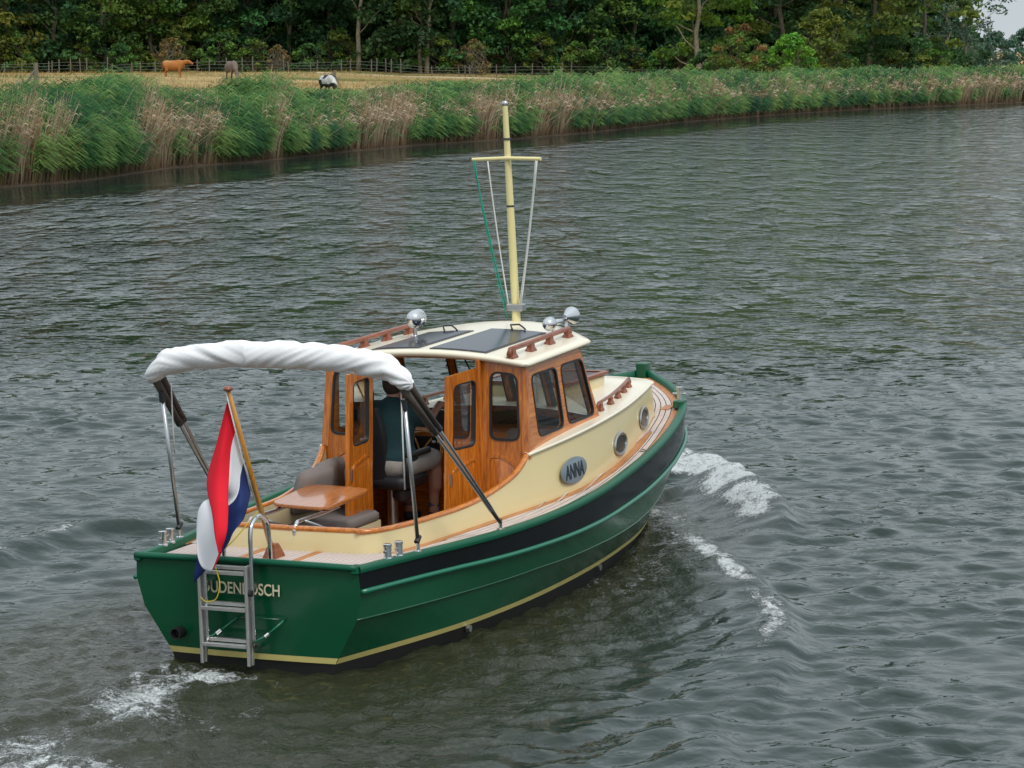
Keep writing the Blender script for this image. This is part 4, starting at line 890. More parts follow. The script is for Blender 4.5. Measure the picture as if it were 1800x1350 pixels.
for sd in (1, -1):
    m = MB(); m.grid([[(x, sd * y, deck_z(x) - .02) for x, y in CO], [(x + .0 , sd * (y - .012), (deck_z(x) + coam_top(x)) / 2) for x, y in CO], [(x + (.02 if y < .6 else 0), sd * (y - .022), coam_top(x)) for x, y in CO]]); m.build('coaming', M['cream'], boat, 179)
    m = MB(); m.grid([[(x + (.06 if y < .6 else 0), sd * max(y - .065, 0), coam_top(x)) for x, y in CO], [(x + (.09 if y < .6 else 0), sd * max(y - .09, 0), .30) for x, y in CO]]); m.build('cockpit_liner', M['liner'], boat, 179)
    m = MB(); m.tube([(x + (.035 if y < .6 else 0), sd * (y - .038), coam_top(x) + .006) for x, y in CO], .028, 10, flat=.8); m.build('coaming_rail', M['mahogany_h'], boat, 179)
    # trunk side
    X = list(np.linspace(2.985, 6.55, 48)); O = [(x, float(Tf(x))) for x in X] + [(6.55 + .37 * math.sin(a), .70 * math.cos(a)) for a in np.linspace(.08, math.pi / 2, 14)]
    m = MB(); m.grid([[(x, sd * y, deck_z(x) - .03) for x, y in O], [(x, sd * (y - .012 if y > .05 else y), (deck_z(x) + Zt(x)) / 2) for x, y in O], [(x, sd * max(y - .03, 0), float(Zt(x)) - .004) for x, y in O]]); m.build('trunk_side', M['cream'], boat, 179)
    # overhanging edge of the trunk top
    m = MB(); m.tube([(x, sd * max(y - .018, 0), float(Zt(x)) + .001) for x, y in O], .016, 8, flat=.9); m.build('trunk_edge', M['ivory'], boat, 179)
    # trunk top: side strip beside the wheelhouse, then full width ahead of it
    O1 = [(x, y) for x, y in O if x <= 4.66]
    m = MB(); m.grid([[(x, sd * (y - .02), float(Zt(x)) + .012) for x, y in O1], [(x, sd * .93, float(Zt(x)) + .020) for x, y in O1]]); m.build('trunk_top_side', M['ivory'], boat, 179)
    O2 = [(4.55, float(Tf(4.55)))] + [(x, y) for x, y in O if x > 4.58]; rws = []
    for t in np.linspace(0, 1, 9):
        row = []
        for x, y in O2:
            yy = max(y - .02, 0) * t; row.append((x if t > .5 or x < 6.55 else x, sd * yy, float(Zt(x)) + .010 + .075 * (1 - (yy / 1.05) ** 2) * np.clip(1 - max(0, x - 6.4) / .52, 0, 1) * (1 - t ** 4)))
        rws.append(row)
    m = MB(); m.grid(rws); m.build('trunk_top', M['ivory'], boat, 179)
# aft end faces of the trunk beside the wheelhouse are closed by the wheelhouse bulkheads
# cockpit and wheelhouse sole
m = MB(); m.box((.78, -.95, .30), (4.7, .95, .33)); m.build('cockpit_sole', M['teak'], boat)

# ---- portholes, name plate
def oval_ring(cx, cy, cz, rx, rz, w, nrm, mats, name, depth=.02):
    n_ = Vector(nrm).normalized(); t = Vector((0, 0, 1)).cross(n_).normalized(); t = -t if t.x < 0 else t; up = n_.cross(t).normalized(); up = -up if up.z < 0 else up; c = Vector((cx, cy, cz)); N = 36
    ring = lambda fx, fz, h: [c + t * fx * math.cos(2*math.pi*k/N) + up * fz * math.sin(2*math.pi*k/N) + n_ * h for k in range(N)]
    m = MB(); m.loft([ring(rx, rz, 0), ring(rx, rz, depth * .5), ring(rx - w * .35, rz - w * .35, depth), ring(rx - w, rz - w, depth * .6), ring(rx - w * 1.05, rz - w * 1.05, -.005)], True, False); o = m.build(name, mats[0], boat, 50)
    g = MB(); g.add(ring(rx - w, rz - w, .004), [tuple(range(N))]); g.build('porthole_glass', mats[1], o); return o
def trunk_n(x):
    e = .05; dy = (Tf(x + e) - Tf(x - e)) / (2 * e); return float(dy)
M['port_glass'] = simple('dark_port_glass', (.018, .022, .025), .25, coat=0, spec=.3)
for sd in (-1, 1):
    for x, z_ in ((4.93, 1.0), (5.96, 1.09)):
        y = float(Tf(x)) - .008; s_ = trunk_n(x); oval_ring(x, sd * (y + .004), z_, .215, .108, .030, (-s_, sd, .05), (M['steel_dull'], M['port_glass']), 'porthole', .016)
def oval_plate(cx, cy, cz, rx, rz, mat, name, sd, nx_=0.):
    n_ = Vector((nx_, sd, .04)).normalized(); t = Vector((1, 0, 0)); t = (t - n_ * t.dot(n_)).normalized(); up = t.cross(n_) if sd > 0 else n_.cross(t); up = -up if up.z < 0 else up; c = Vector((cx, cy, cz)); N = 40
    ring = lambda f, h: [c + t * rx * f * math.cos(2*math.pi*k/N) + up * rz * f * math.sin(2*math.pi*k/N) + n_ * h for k in range(N)]
    m = MB(); m.loft([ring(1, -.004), ring(1, .006), ring(.97, .009)], True, True); return m.build(name, mat, boat, 40), c, t, up, n_
def text_obj(txt, mat, width, height, mtx, parent, name='lettering', bold=.012, ext=.0015):
    cu = bpy.data.curves.new('txt', 'FONT'); cu.body = txt; cu.align_x = 'CENTER'; cu.align_y = 'CENTER'; cu.size = 1.0; cu.offset = bold; cu.extrude = .01
    to = bpy.data.objects.new('txt', cu); COL.objects.link(to); dg = bpy.context.evaluated_depsgraph_get(); me = bpy.data.meshes.new_from_object(to.evaluated_get(dg)); bpy.data.objects.remove(to)
    co = np.empty(len(me.vertices) * 3, np.float32); me.vertices.foreach_get('co', co); co = co.reshape(-1, 3); c0, c1 = co.min(0), co.max(0)
    co = (co - (c0 + c1) / 2) * np.array([width / (c1[0] - c0[0]), height / (c1[1] - c0[1]), ext / .01], np.float32); me.vertices.foreach_set('co', co.ravel()); me.materials.clear(); me.materials.append(mat); me.update()
    o = bpy.data.objects.new(name, me); COL.objects.link(o); o.parent = parent; o.matrix_local = mtx; return o
for sd in (-1, 1):
    x = 3.69; pl_, c, t, up, n_ = oval_plate(x, sd * (float(Tf(x)) - .002), .955, .275, .112, M['plate'], 'name_plate', sd, 0)
    xa = t if sd < 0 else -t; za = n_; ya = za.cross(xa)
    mt = Matrix((( xa.x, ya.x, za.x, c.x + n_.x * .011), (xa.y, ya.y, za.y, c.y + n_.y * .011), (xa.z, ya.z, za.z, c.z + n_.z * .011), (0, 0, 0, 1)))
    text_obj('ANNA', M['letter_dark'], .40, .125, mt, pl_, bold=.02)
# home port on the transom (curved back follows the camber closely enough at this width)
zt_ = Matrix(((0, 0, -1, -.0225), (-1, 0, 0, .035), (0, 1, 0, .605), (0, 0, 0, 1)))
text_obj('OUDENBOSCH', M['letter_cream'], .66, .088, zt_, transom, bold=.012)
# ------------------------------------------------------------------ wheelhouse
def rquad(pts, r, n=5):
    """polygon (2D) with rounded corners"""
    out = []; N = len(pts)
    for i in range(N):
        p = Vector(pts[i]); a = (Vector(pts[i - 1]) - p); b = (Vector(pts[(i + 1) % N]) - p); ra = min(r, a.length * .45, b.length * .45); a.normalize(); b.normalize()
        p0, p2 = p + a * ra, p + b * ra
        for k in range(n + 1):
            t = k / n; out.append(tuple(p0 * (1 - t) ** 2 + p * 2 * t * (1 - t) + p2 * t ** 2))
    return out
def scale_poly(poly, d):
    """offset a convex polygon outward by d"""
    n = len(poly); out = []; A = sum(poly[i][0] * poly[(i+1) % n][1] - poly[(i+1) % n][0] * poly[i][1] for i in range(n)); s = 1 if A > 0 else -1
    for i in range(n):
        p0, p1, p2 = Vector(poly[i - 1]), Vector(poly[i]), Vector(poly[(i + 1) % n]); e1 = (p1 - p0); e2 = (p2 - p1)
        if e1.length < 1e-7: e1 = e2
        if e2.length < 1e-7: e2 = e1
        e1.normalize(); e2.normalize(); nn = (Vector((e1.y, -e1.x)) + Vector((e2.y, -e2.x))) * s
        nn = nn.normalized() if nn.length > 1e-6 else Vector((e1.y, -e1.x)) * s
        out.append(tuple(p1 + nn * d))
    return out
def holed(name, outer, holes, to3, th, mat, parent, bevel=.004):
    """flat panel with rounded window openings; to3(a, b, depth) maps panel plane to the boat frame"""
    bm = bmesh.new(); loops = []
    for poly in [outer] + holes:
        vs = [bm.verts.new((q[0], q[1], 0)) for q in poly]; loops.append(vs)
        for i in range(len(vs)): bm.edges.new((vs[i], vs[(i + 1) % len(vs)]))
    bmesh.ops.triangle_fill(bm, use_beauty=True, use_dissolve=False, edges=bm.edges[:])
    bm.verts.index_update(); tri = [[v.index for v in f.verts] for f in bm.faces]; P2 = [(v.co.x, v.co.y) for v in bm.verts]; lp = [[v.index for v in l_] for l_ in loops]; bm.free()
    n = len(P2); m = MB(); vs = [to3(a, b, 0) for a, b in P2] + [to3(a, b, -th) for a, b in P2]; fs = [tuple(t) for t in tri] + [tuple(n + i for i in reversed(t)) for t in tri]
    for l_ in lp:
        for i in range(len(l_)): a, b = l_[i], l_[(i + 1) % len(l_)]; fs.append((a, b, n + b, n + a))
    m.add(vs, fs); return m.build(name, mat, parent, None)
def ring_frame(name, hole, w_in, w_out, to3, d0, d1, mat, parent):
    a, b = scale_poly(hole, -w_in), scale_poly(hole, w_out); m = MB()
    m.loft([[to3(*q, d0) for q in b], [to3(*q, d1) for q in b], [to3(*q, d1) for q in a], [to3(*q, d0) for q in a]], True, False); return m.build(name, mat, parent, 40)
def pane(hole, to3, d, parent):
    m = MB(); m.add([to3(*q, d) for q in scale_poly(hole, .003)], [tuple(range(len(hole)))]); return m.build('window_pane', M['glass'], parent, None, fix=False)
# sides (2D coordinates: x along the boat, z up); the wall leans inward a little
WIN1 = rquad([(3.245, 1.30), (3.775, 1.315), (3.715, 1.825), (3.195, 1.815)], .075)
WIN2 = rquad([(3.885, 1.32), (4.465, 1.335), (4.285, 1.835), (3.815, 1.828)], .075)
SIDE = [(3.005, 1.14), (4.60, 1.19), (4.60, 1.235), (4.255, 1.945), (3.10, 1.915)]
def side3(sd):
    return lambda a, b, d: Vector((a, sd * (.962 - .055 * (b - 1.2) / .7 + d), b))
for sd in (1, -1):
    t3 = side3(sd); w = holed('wheelhouse_side', SIDE, [WIN1, WIN2], t3, .035, M['mahogany_h'], boat)
    for h_ in (WIN1, WIN2):
        ring_frame('window_frame', h_, .007, .009, t3, -.014, .006, M['black_rubber'], w); pane(h_, t3, -.008, w)
    m = MB(); m.rbox((2.98, sd * .975 - .028, 1.10), (3.04, sd * .975 + .028, 1.15), .01)
    # corner post, raked like the bulkhead
    m = MB(); m.loft([[(2.995, sd * .90, 1.185), (3.04, sd * .90, 1.185), (3.04, sd * .966, 1.185), (2.995, sd * .966, 1.185)], [(3.07, sd * .865, 1.93), (3.12, sd * .865, 1.93), (3.12, sd * .928, 1.93), (3.07, sd * .928, 1.93)]]); m.build('corner_post', M['mahogany'], boat, None, .006)
# aft bulkheads beside the doorway (2D: y, z)
AW = rquad([(.615, 1.30), (.875, 1.30), (.845, 1.835), (.615, 1.855)], .07)
ABH = [(.52, .33), (.86, .33), (.925, 1.02), (.945, 1.16), (.915, 1.93), (.52, 1.985)]
def aft3(sd): return lambda a, b, d: Vector((2.985 + .075 * (b - .9) - d, sd * a, b))
for sd in (1, -1):
    t3 = aft3(sd); w = holed('aft_bulkhead', ABH, [AW], t3, .035, M['mahogany'], boat)
    ring_frame('window_frame', AW, .008, .010, t3, -.014, .007, M['black_rubber'], w); pane(AW, t3, -.008, w)
    PN = rquad([(.60, .45), (.83, .45), (.86, 1.08), (.73, 1.16), (.60, 1.16)], .05)      # fielded panel under the window
    ring_frame('panel_moulding', PN, .012, .014, t3, 0, .012, M['mahogany'], w)
    m = MB(); q = scale_poly(PN, -.03); m.loft([[t3(*p_, .002) for p_ in scale_poly(PN, -.012)], [t3(*p_, .009) for p_ in q]], True, True); m.build('field_panel', M['mahogany'], w, 30)
    m = MB(); m.box((2.99, sd * .52 - .018, .33), (3.03, sd * .52 + .018, 1.96)); m.build('door_jamb', M['mahogany'], boat, None, .004)
# header over the doorway
m = MB(); m.slab([[(3.045, y, 1.905 + .055 * (1 - (y / .93) ** 2)) for y in np.linspace(-.925, .925, 17)], [(3.045, y, 1.945 + .075 * (1 - (y / .93) ** 2)) for y in np.linspace(-.925, .925, 17)]], (.05, 0, 0)); m.build('door_header', M['mahogany_y'], boat)
# doors, both swung open towards the stern (2D: distance from hinge, z)
DW, DZ0, DZ1 = .475, .37, 1.87
DOUT = [(0, DZ0), (DW, DZ0), (DW, DZ1 - .01), (0, DZ1 + .02)]; DWIN = rquad([(.085, 1.255), (.40, 1.255), (.395, 1.78), (.085, 1.795)], .06)
for sd, hx, hy, ang in ((1, 3.0, .505, 183), (-1, 3.0, -.505, 170)):
    ca, sa = math.cos(R(ang)), math.sin(R(ang)); nx_, ny_ = (-sa, ca)
    t3 = lambda a, b, d, ca=ca, sa=sa, hx=hx, hy=hy: Vector((hx + .075 * (b - .9) + ca * a + -sa * d, hy + sa * a + ca * d, b))
    dr = holed('door', DOUT, [DWIN], lambda a, b, d, f=t3: f(a, b, d + .018), .036, M['mahogany'], boat)
    ring_frame('window_frame', DWIN, .007, .004, t3, -.010, .021, M['black_rubber'], dr); pane(DWIN, t3, 0, dr)
    DP = rquad([(.085, .45), (.40, .45), (.40, 1.09), (.085, 1.15)], .05)
    for dd in (1, -1):
        ring_frame('panel_moulding', DP, .010, .012, t3, dd * .018, dd * .028, M['mahogany'], dr)
        for k in range(5):      # tongue-and-groove boards in the lower panel
            m = MB(); a0 = .10 + k * .058; m.slab([[t3(a0, .465, dd * .0215), t3(a0 + .053, .465, dd * .0215)], [t3(a0, 1.075, dd * .0215), t3(a0 + .053, 1.075, dd * .0215)]], t3(0, 0, -dd * .005) - t3(0, 0, 0)); m.build('door_board', M['mahogany'], dr)
    m = MB(); e = t3(DW - .03, 1.02, 0); m.box((e.x - .006, e.y - .035, e.z - .05), (e.x + .006, e.y + .035, e.z + .05)); m.build('lock_plate', M['steel_dull'], dr)
    for z_ in (.62, 1.16, 1.7):
        m = MB(); e = t3(0, z_, 0); m.tube([(e.x + .004, e.y - sd * .012, z_ - .04), (e.x + .004, e.y - sd * .012, z_ + .04)], .009, 8); m.build('hinge', M['steel'], dr, 60)
# windscreen: two raked halves meeting on the centreline, two lights each (2D: along the half, z)
for sd in (1, -1):
    B0, B1 = Vector((4.60, sd * .95, 1.22)), Vector((4.90, 0, 1.30)); T0, T1 = Vector((4.26, sd * .905, 1.955)), Vector((4.56, 0, 2.02)); nn = (B1 - B0).cross(T0 - B0).normalized(); nn = nn if nn.x > 0 else -nn
    def t3(a, b, d, B0=B0, B1=B1, T0=T0, T1=T1, nn=nn): return (B0 * (1 - a) + B1 * a) * (1 - b) + (T0 * (1 - a) + T1 * a) * b + nn * d
    hs = [rquad([(.07, .10), (.485, .09), (.485, .91), (.07, .91)], .05), rquad([(.545, .09), (.955, .08), (.955, .91), (.545, .91)], .05)]
    w = holed('windscreen', [(0, 0), (1, 0), (1, 1), (0, 1)], hs, t3, .035, M['mahogany'], boat)
    for h_ in hs: ring_frame('window_frame', h_, .012, .008, t3, -.040, .006, M['black_rubber'], w); pane(h_, t3, -.015, w)
    m = MB(); p0 = t3(.75, .02, .03); p1 = t3(.62, .75, .03); m.tube([p0, p1], .008, 6); m.tube([t3(.45, .60, .03), t3(.72, .86, .03)], .009, 6); m.build('wiper', M['black_plastic'], w, 60)
# roof: cambered slab with a rounded edge
def roof_z(x, y): return 1.935 + .030 * (x - 3.0) + .085 * (1 - min(1, (y / .97)) ** 2) if y >= 0 else roof_z(x, -y)
RO = []
for k in range(7): RO.append((3.0 + .01 * (k / 6) ** 2, .90 * k / 6))
for k in range(1, 5): a = k / 5 * math.pi / 2; RO.append((3.01 + .06 * (1 - math.cos(a)), .90 + .06 * math.sin(a)))
for x in np.linspace(3.1, 4.40, 10): RO.append((float(x), .962 - .012 * (x - 3.1)))
for k in range(1, 4): a = k / 4 * math.pi / 2; RO.append((4.40 + .07 * math.sin(a), .946 - .06 * (1 - math.cos(a))))
for k in range(12): y = .88 * (1 - (k + 1) / 12); RO.append((4.48 + .50 * (1 - (y / .88) ** 2), y))
full = RO + [(x, -y) for x, y in reversed(RO[1:-1])]
cx_ = 3.75; m = MB(); rings = []
for f, dz in ((.97, -.045), (1.0, -.030), (1.004, -.012), (.985, .004), (.93, .006), (.8, .006), (.6, .006), (.4, .006), (.2, .006), (.03, .006)):
    rings.append([(cx_ + (x - cx_) * f, y * f, roof_z(cx_ + (x - cx_) * max(f, .0), y * f) + dz) for x, y in full])
m.loft(rings, True, False); m.add([], []); nF = len(full); m.f.append(tuple((len(rings) - 1) * nF + i for i in range(nF))); m.m.append(0)
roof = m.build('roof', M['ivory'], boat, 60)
m = MB(); m.loft([[(cx_ + (x - cx_) * f, y * f, roof_z(cx_ + (x - cx_) * f, y * f) - .047) for x, y in full] for f in (.975, .5, .02)], True, False); m.build('ceiling', M['liner'], roof, 179)
# solar panels, each with its cell gaps
for y0, y1, x0, x1 in ((-.555, -.035, 3.10, 4.36), (.075, .52, 3.12, 4.22)):
    X = np.linspace(x0, x1, 9); Y = np.linspace(y0, y1, 7); m = MB(); m.slab([[(x, y, roof_z(x, y) + .014) for x in X] for y in Y], (0, 0, -.007)); p_ = m.build('solar_panel', M['solar_frame'], boat)
    m = MB(); m.grid([[(x, y, roof_z(x, y) + .0165) for x in np.linspace(x0 + .02, x1 - .02, 9)] for y in np.linspace(y0 + .018, y1 - .018, 7)]); m.build('panel_glass', M['solar'], p_, 179)
    ym = (y0 + y1) / 2; m = MB(); m.tube([(x1 - .03, ym + .05, roof_z(x1, ym) + .02), (x1 + .05, ym + .10, roof_z(x1, ym) + .05), (x1 + .10, ym + .04, roof_z(x1, ym) + .05), (x1 + .05, ym - .02, roof_z(x1, ym) + .03), (x1 - .04, ym - .08, roof_z(x1, ym) + .022)], .008, 6); m.build('cable', M['black_rubber'], p_, 179)
# grab rails on the roof and on the trunk
def grab_rail(pts, blocks, name, zf, k=1.):
    m = MB(); P_ = [(x, y, zf(x, y) + .075) for x, y in pts]; P_ = [(P_[0][0] - .035, P_[0][1], P_[0][2] - .045)] + P_ + [(P_[-1][0] + .03, P_[-1][1], P_[-1][2] - .04)]
    m.tube(P_, .021 * k, 8, flat=1.1); r_ = m.build(name, M['mahogany_red'], boat, 179)
    for x, y in blocks:
        z_ = zf(x, y); m = MB(); m.loft([[(x - a * k, y - b * k, z_ + h_), (x + a * k, y - b * k, z_ + h_), (x + a * k, y + b * k, z_ + h_), (x - a * k, y + b * k, z_ + h_)] for a, b, h_ in ((.062, .034, -.004), (.056, .030, .014), (.036, .024, .032), (.034, .022, .066))]); m.build('rail_block', M['mahogany_red'], r_, None, .004)
for sd in (1, -1):
    yr = lambda x: sd * (.795 - .02 * (x - 3))
    grab_rail([(x, yr(x)) for x in np.linspace(3.06, 4.36, 9)], [(x, yr(x)) for x in (3.10, 3.50, 3.92, 4.34)], 'roof_grab_rail', lambda x, y: roof_z(x, y) + .004)
    yt = lambda x: sd * (float(Tf(x)) - .155 - .02 * max(0, x - 5.2)); zt2 = lambda x, y: float(Zt(x)) + .010 + .075 * (1 - (y / 1.05) ** 2) * .55
    grab_rail([(x, yt(x)) for x in np.linspace(4.75, 6.12, 12)], [(x, yt(x)) for x in (4.82, 5.18, 5.5, 5.8, 6.08)], 'trunk_grab_rail', zt2, .72)
# searchlight and horn on the roof
sl = MB(); zb = roof_z(3.98, .53); sl.lathe([(.04, 0), (.04, .012), (.018, .02), (.016, .085), (.022, .09)], 'z', (3.98, .53, zb)); searchlight = sl.build('searchlight', M['steel'], boat, 40)
m = MB(); m.lathe([(.004, -.085), (.040, -.075), (.066, -.04), (.076, .0), (.078, .05), (.080, .075), (.072, .08), (.066, .07), (.004, .068)], 'x', (3.98, .53, zb + .165), 22); m.build('lamp_housing', M['steel'], searchlight, 40)
m = MB(); m.tube([(3.98, .53 - .085, zb + .165), (3.98, .53 - .06, zb + .10), (3.98, .53, zb + .085), (3.98, .53 + .06, zb + .10), (3.98, .53 + .085, zb + .165)], .009, 6); m.build('lamp_yoke', M['steel'], searchlight, 179)
zb = roof_z(4.5, -.62); hm = MB(); hm.tube([(4.32, -.62, zb + .10), (4.72, -.62, zb + .10)], [.030, .018], 10); horn = hm.build('signal_horn', M['steel'], boat, 179)
m = MB(); m.lathe([(.01, -.075), (.042, -.06), (.060, -.02), (.062, .02), (.045, .055), (.02, .075)], 'x', (4.29, -.62, zb + .10), 20); m.build('horn_dome', M['steel'], horn, 179)
m = MB(); m.lathe([(.02, -.09), (.035, -.05), (.055, 0), (.078, .05), (.080, .07), (.07, .075), (.03, .03)], 'x', (4.72, -.62, zb + .125), 20); m.build('horn_bell', M['steel'], horn, 40)
for x in (4.36, 4.66): m = MB(); m.lathe([(.028, -.012), (.022, .01), (.014, .02), (.014, .09)], 'z', (x, -.62, roof_z(x, .62)), 12); m.build('horn_foot', M['steel'], horn, 40)
# mast with crosstree, step and halyards
def mp(z): return Vector((5.02 - .066 * (z - 1.36), 0, z))
m = MB(); m.tube([mp(1.33), mp(2.2), mp(3.0), mp(3.6), mp(4.02)], [.040, .039, .034, .029, .024], 14); mast = m.build('mast', M['mast_paint'], boat, 60)
m = MB(); m.lathe([(.026, 0), (.030, .006), (.030, .03), (.02, .042)], 'z', tuple(mp(4.015)), 14); m.build('mast_cap', M['steel_dull'], mast, 40)
for z_ in (3.72, 3.12): m = MB(); c = mp(z_); m.lathe([(.036, -.008), (.037, 0), (.036, .008)], 'z', tuple(c), 14); m.build('mast_band', M['solar_frame'], mast, 40)
ct = mp(3.54); m = MB(); m.tube([ct + Vector((-.03, -.335, .0)), ct + Vector((-.035, 0, .01)), ct + Vector((-.03, .335, 0))], .017, 10); m.build('crosstree', M['mast_paint'], mast, 60)
st = mp(2.2); m = MB(); m.box((st.x - .05, -.085, st.z - .03), (st.x + .05, .085, st.z + .035)); m.build('mast_bracket', M['steel_dull'], mast, None, .008)
def rope(pts, r_, mat, name='halyard', par=None):
    m = MB(); m.tube(pts, r_, 6); return m.build(name, mat, par, 179)
def sag(a, b, s_, n=10, side=Vector((0, 0, -1))):
    a, b = Vector(a), Vector(b); return [a.lerp(b, k / n) + side * s_ * 4 * (k / n) * (1 - k / n) for k in range(n + 1)]
rope(sag(ct + Vector((-.05, .315, -.015)), st + Vector((-.05, .075, .03)), .02, side=Vector((0, .5, -.5))), .0085, M['rope_green'], par=mast)
rope(sag(ct + Vector((-.055, .30, -.015)), st + Vector((-.06, .06, -.08)), .05, side=Vector((0, .5, -.5))), .005, M['rope_green'], par=mast)
rope(sag(ct + Vector((-.05, .175, -.015)), st + Vector((-.05, .045, .02)), .015, side=Vector((0, .5, -.5))), .007, M['rope_white'], par=mast)
rope(sag(ct + Vector((-.05, -.305, -.015)), st + Vector((-.05, -.075, .03)), .012, side=Vector((0, -.5, -.5))), .0065, M['rope_white'], par=mast)
rope(sag(ct + Vector((-.045, -.29, -.015)), st + Vector((-.05, -.06, .03)), .02, side=Vector((0, -.5, -.5))), .005, M['rope_white'], par=mast)
# hatch on the trunk top
m = MB(); m.rbox((5.10, -.44, 1.33), (6.02, .44, 1.492), .06); hatch = m.build('deck_hatch', M['cream'], boat, 40)
m = MB(); o4 = [(5.07, -.47), (6.05, -.47), (6.05, .47), (5.07, .47)]; i4 = [(5.13, -.41), (5.99, -.41), (5.99, .41), (5.13, .41)]
m.loft([[(*q, 1.492) for q in rquad(o4, .07)], [(*q, 1.515) for q in rquad(o4, .07)], [(*q, 1.515) for q in rquad(i4, .03)], [(*q, 1.492) for q in rquad(i4, .03)]], True, False); m.build('hatch_frame', M['mahogany_red'], hatch, 40)
m = MB(); m.add([(*q, 1.505) for q in rquad(i4, .03)], [tuple(range(len(rquad(i4, .03))))]); m.build('hatch_glass', M['port_glass'], hatch)

# ------------------------------------------------------------------ inside the wheelhouse
m = MB(); m.box((4.08, -.90, .33), (4.12, .90, 1.16)); dash = m.build('dashboard', M['mahogany_y'], boat)
m = MB(); m.box((4.08, -.90, 1.16), (4.62, .90, 1.19)); m.build('dash_top', M['mahogany_y'], dash)
m = MB(); m.box((4.055, -.10, .98), (4.079, .78, 1.14)); m.build('switch_panel', M['black_plastic'], dash)
for k in range(9): m = MB(); m.box((4.045, .0 + k * .05, 1.085), (4.054, .03 + k * .05, 1.105)); m.build('switch', M['switch_white'], dash)
m = MB(); m.rbox((4.16, .15, 1.19), (4.24, .45, 1.36), .02); m.build('plotter', M['black_plastic'], dash)
wc = Vector((3.99, .52, 1.0)); ax = Vector((-.86, 0, .5)).normalized(); e1 = Vector((0, 1, 0)); e2 = ax.cross(e1)
m = MB(); m.tube([wc + (e1 * math.cos(a) + e2 * math.sin(a)) * .205 for a in np.linspace(0, 2 * math.pi, 33)], .016, 8); whl = m.build('steering_wheel', M['staff_wood'], boat, 179)
for k in range(6): a = k * math.pi / 3; m = MB(); m.tube([wc, wc + (e1 * math.cos(a) + e2 * math.sin(a)) * .20], .009, 6); m.build('spoke', M['staff_wood'], whl, 179)
m = MB(); m.tube([wc, Vector((4.09, .52, .94))], .025, 8); m.build('wheel_hub', M['steel'], whl, 179)
for sd in (1, -1):
    m = MB(); m.box((3.04, sd * .925 - .008, .33), (4.6, sd * .925 + .008, 1.15)); m.build('wheelhouse_liner', M['mahogany_h'], boat)
# navigator's bench to starboard, grey cushions
m = MB(); m.box((3.25, -.90, .33), (3.85, -.38, .72)); bn = m.build('starboard_bench', M['mahogany_h'], boat)
m = MB(); m.rbox((3.25, -.90, .722), (3.85, -.37, .82), .05); m.build('bench_cushion', M['cushion'], bn, 50)
m = MB(); m.rbox((3.82, -.88, .82), (3.93, -.38, 1.26), .05); m.build('bench_backrest', M['cushion'], bn, 50)
# helm seat
m = MB(); m.box((3.05, .20, .331), (4.079, .91, .40)); m.build('helm_platform', M['mahogany_y'], boat)
m = MB(); m.lathe([(.16, .40), (.16, .42), (.05, .44), (.045, .79)], 'z', (3.50, .56, 0), 16); hs = m.build('helm_seat', M['steel_dull'], boat, 40)
m = MB(); m.rbox((3.26, .31, .71), (3.76, .81, .83), .08); m.build('seat_cushion', M['seat_black'], hs, 50)
m = MB(); rr = []
for z_, xo, hw in ((.80, 0, .14), (.95, -.02, .165), (1.15, -.045, .165), (1.32, -.07, .14), (1.42, -.08, .11)):
    rr.append([(3.27 + xo, .66 - hw, z_), (3.33 + xo, .66 - hw - .02, z_), (3.37 + xo, .66 - hw + .03, z_), (3.35 + xo, .66, z_), (3.37 + xo, .66 + hw - .03, z_), (3.33 + xo, .66 + hw + .02, z_), (3.27 + xo, .66 + hw, z_), (3.25 + xo, .66, z_)])
m.loft(rr); m.build('seat_backrest', M['seat_black'], hs, 60)
m = MB(); m.rbox((3.17, .57, 1.40), (3.27, .79, 1.59), .045); m.build('headrest', M['seat_black'], hs, 60)
for y in (.30, .86):
    m = MB(); m.rbox((3.28, y - .028, .985), (3.72, y + .028, 1.035), .025); m.build('armrest', M['seat_black'], hs, 60)
    m = MB(); m.tube([(3.30, y, .80), (3.28, y, 1.0)], .018, 8); m.build('armrest_bracket', M['black_plastic'], hs, 179)
m = MB(); m.lathe([(.06, .60), (.09, .64), (.09, .70)], 'z', (3.42, .42, 0), 14); m.build('seat_mechanism', M['black_plastic'], hs, 40)
for c_ in hs.children: c_.location.z += .07
# cockpit benches with grey cushions
for nm, lo, hi in (('port_bench', (1.05, .36, .33), (2.88, .80, .60)), ('aft_bench', (.84, -.62, .33), (1.30, .355, .60)), ('starboard_locker', (1.35, -.80, .33), (2.3, -.50, .55))):
    m = MB(); m.box(lo, hi); b = m.build(nm, M['liner'], boat)
    m = MB(); m.rbox((lo[0] + .01, lo[1] - .01, hi[2] + .001), (hi[0] - .01, hi[1], hi[2] + .085), .05); m.build('bench_cushion', M['cushion'], b, 50)
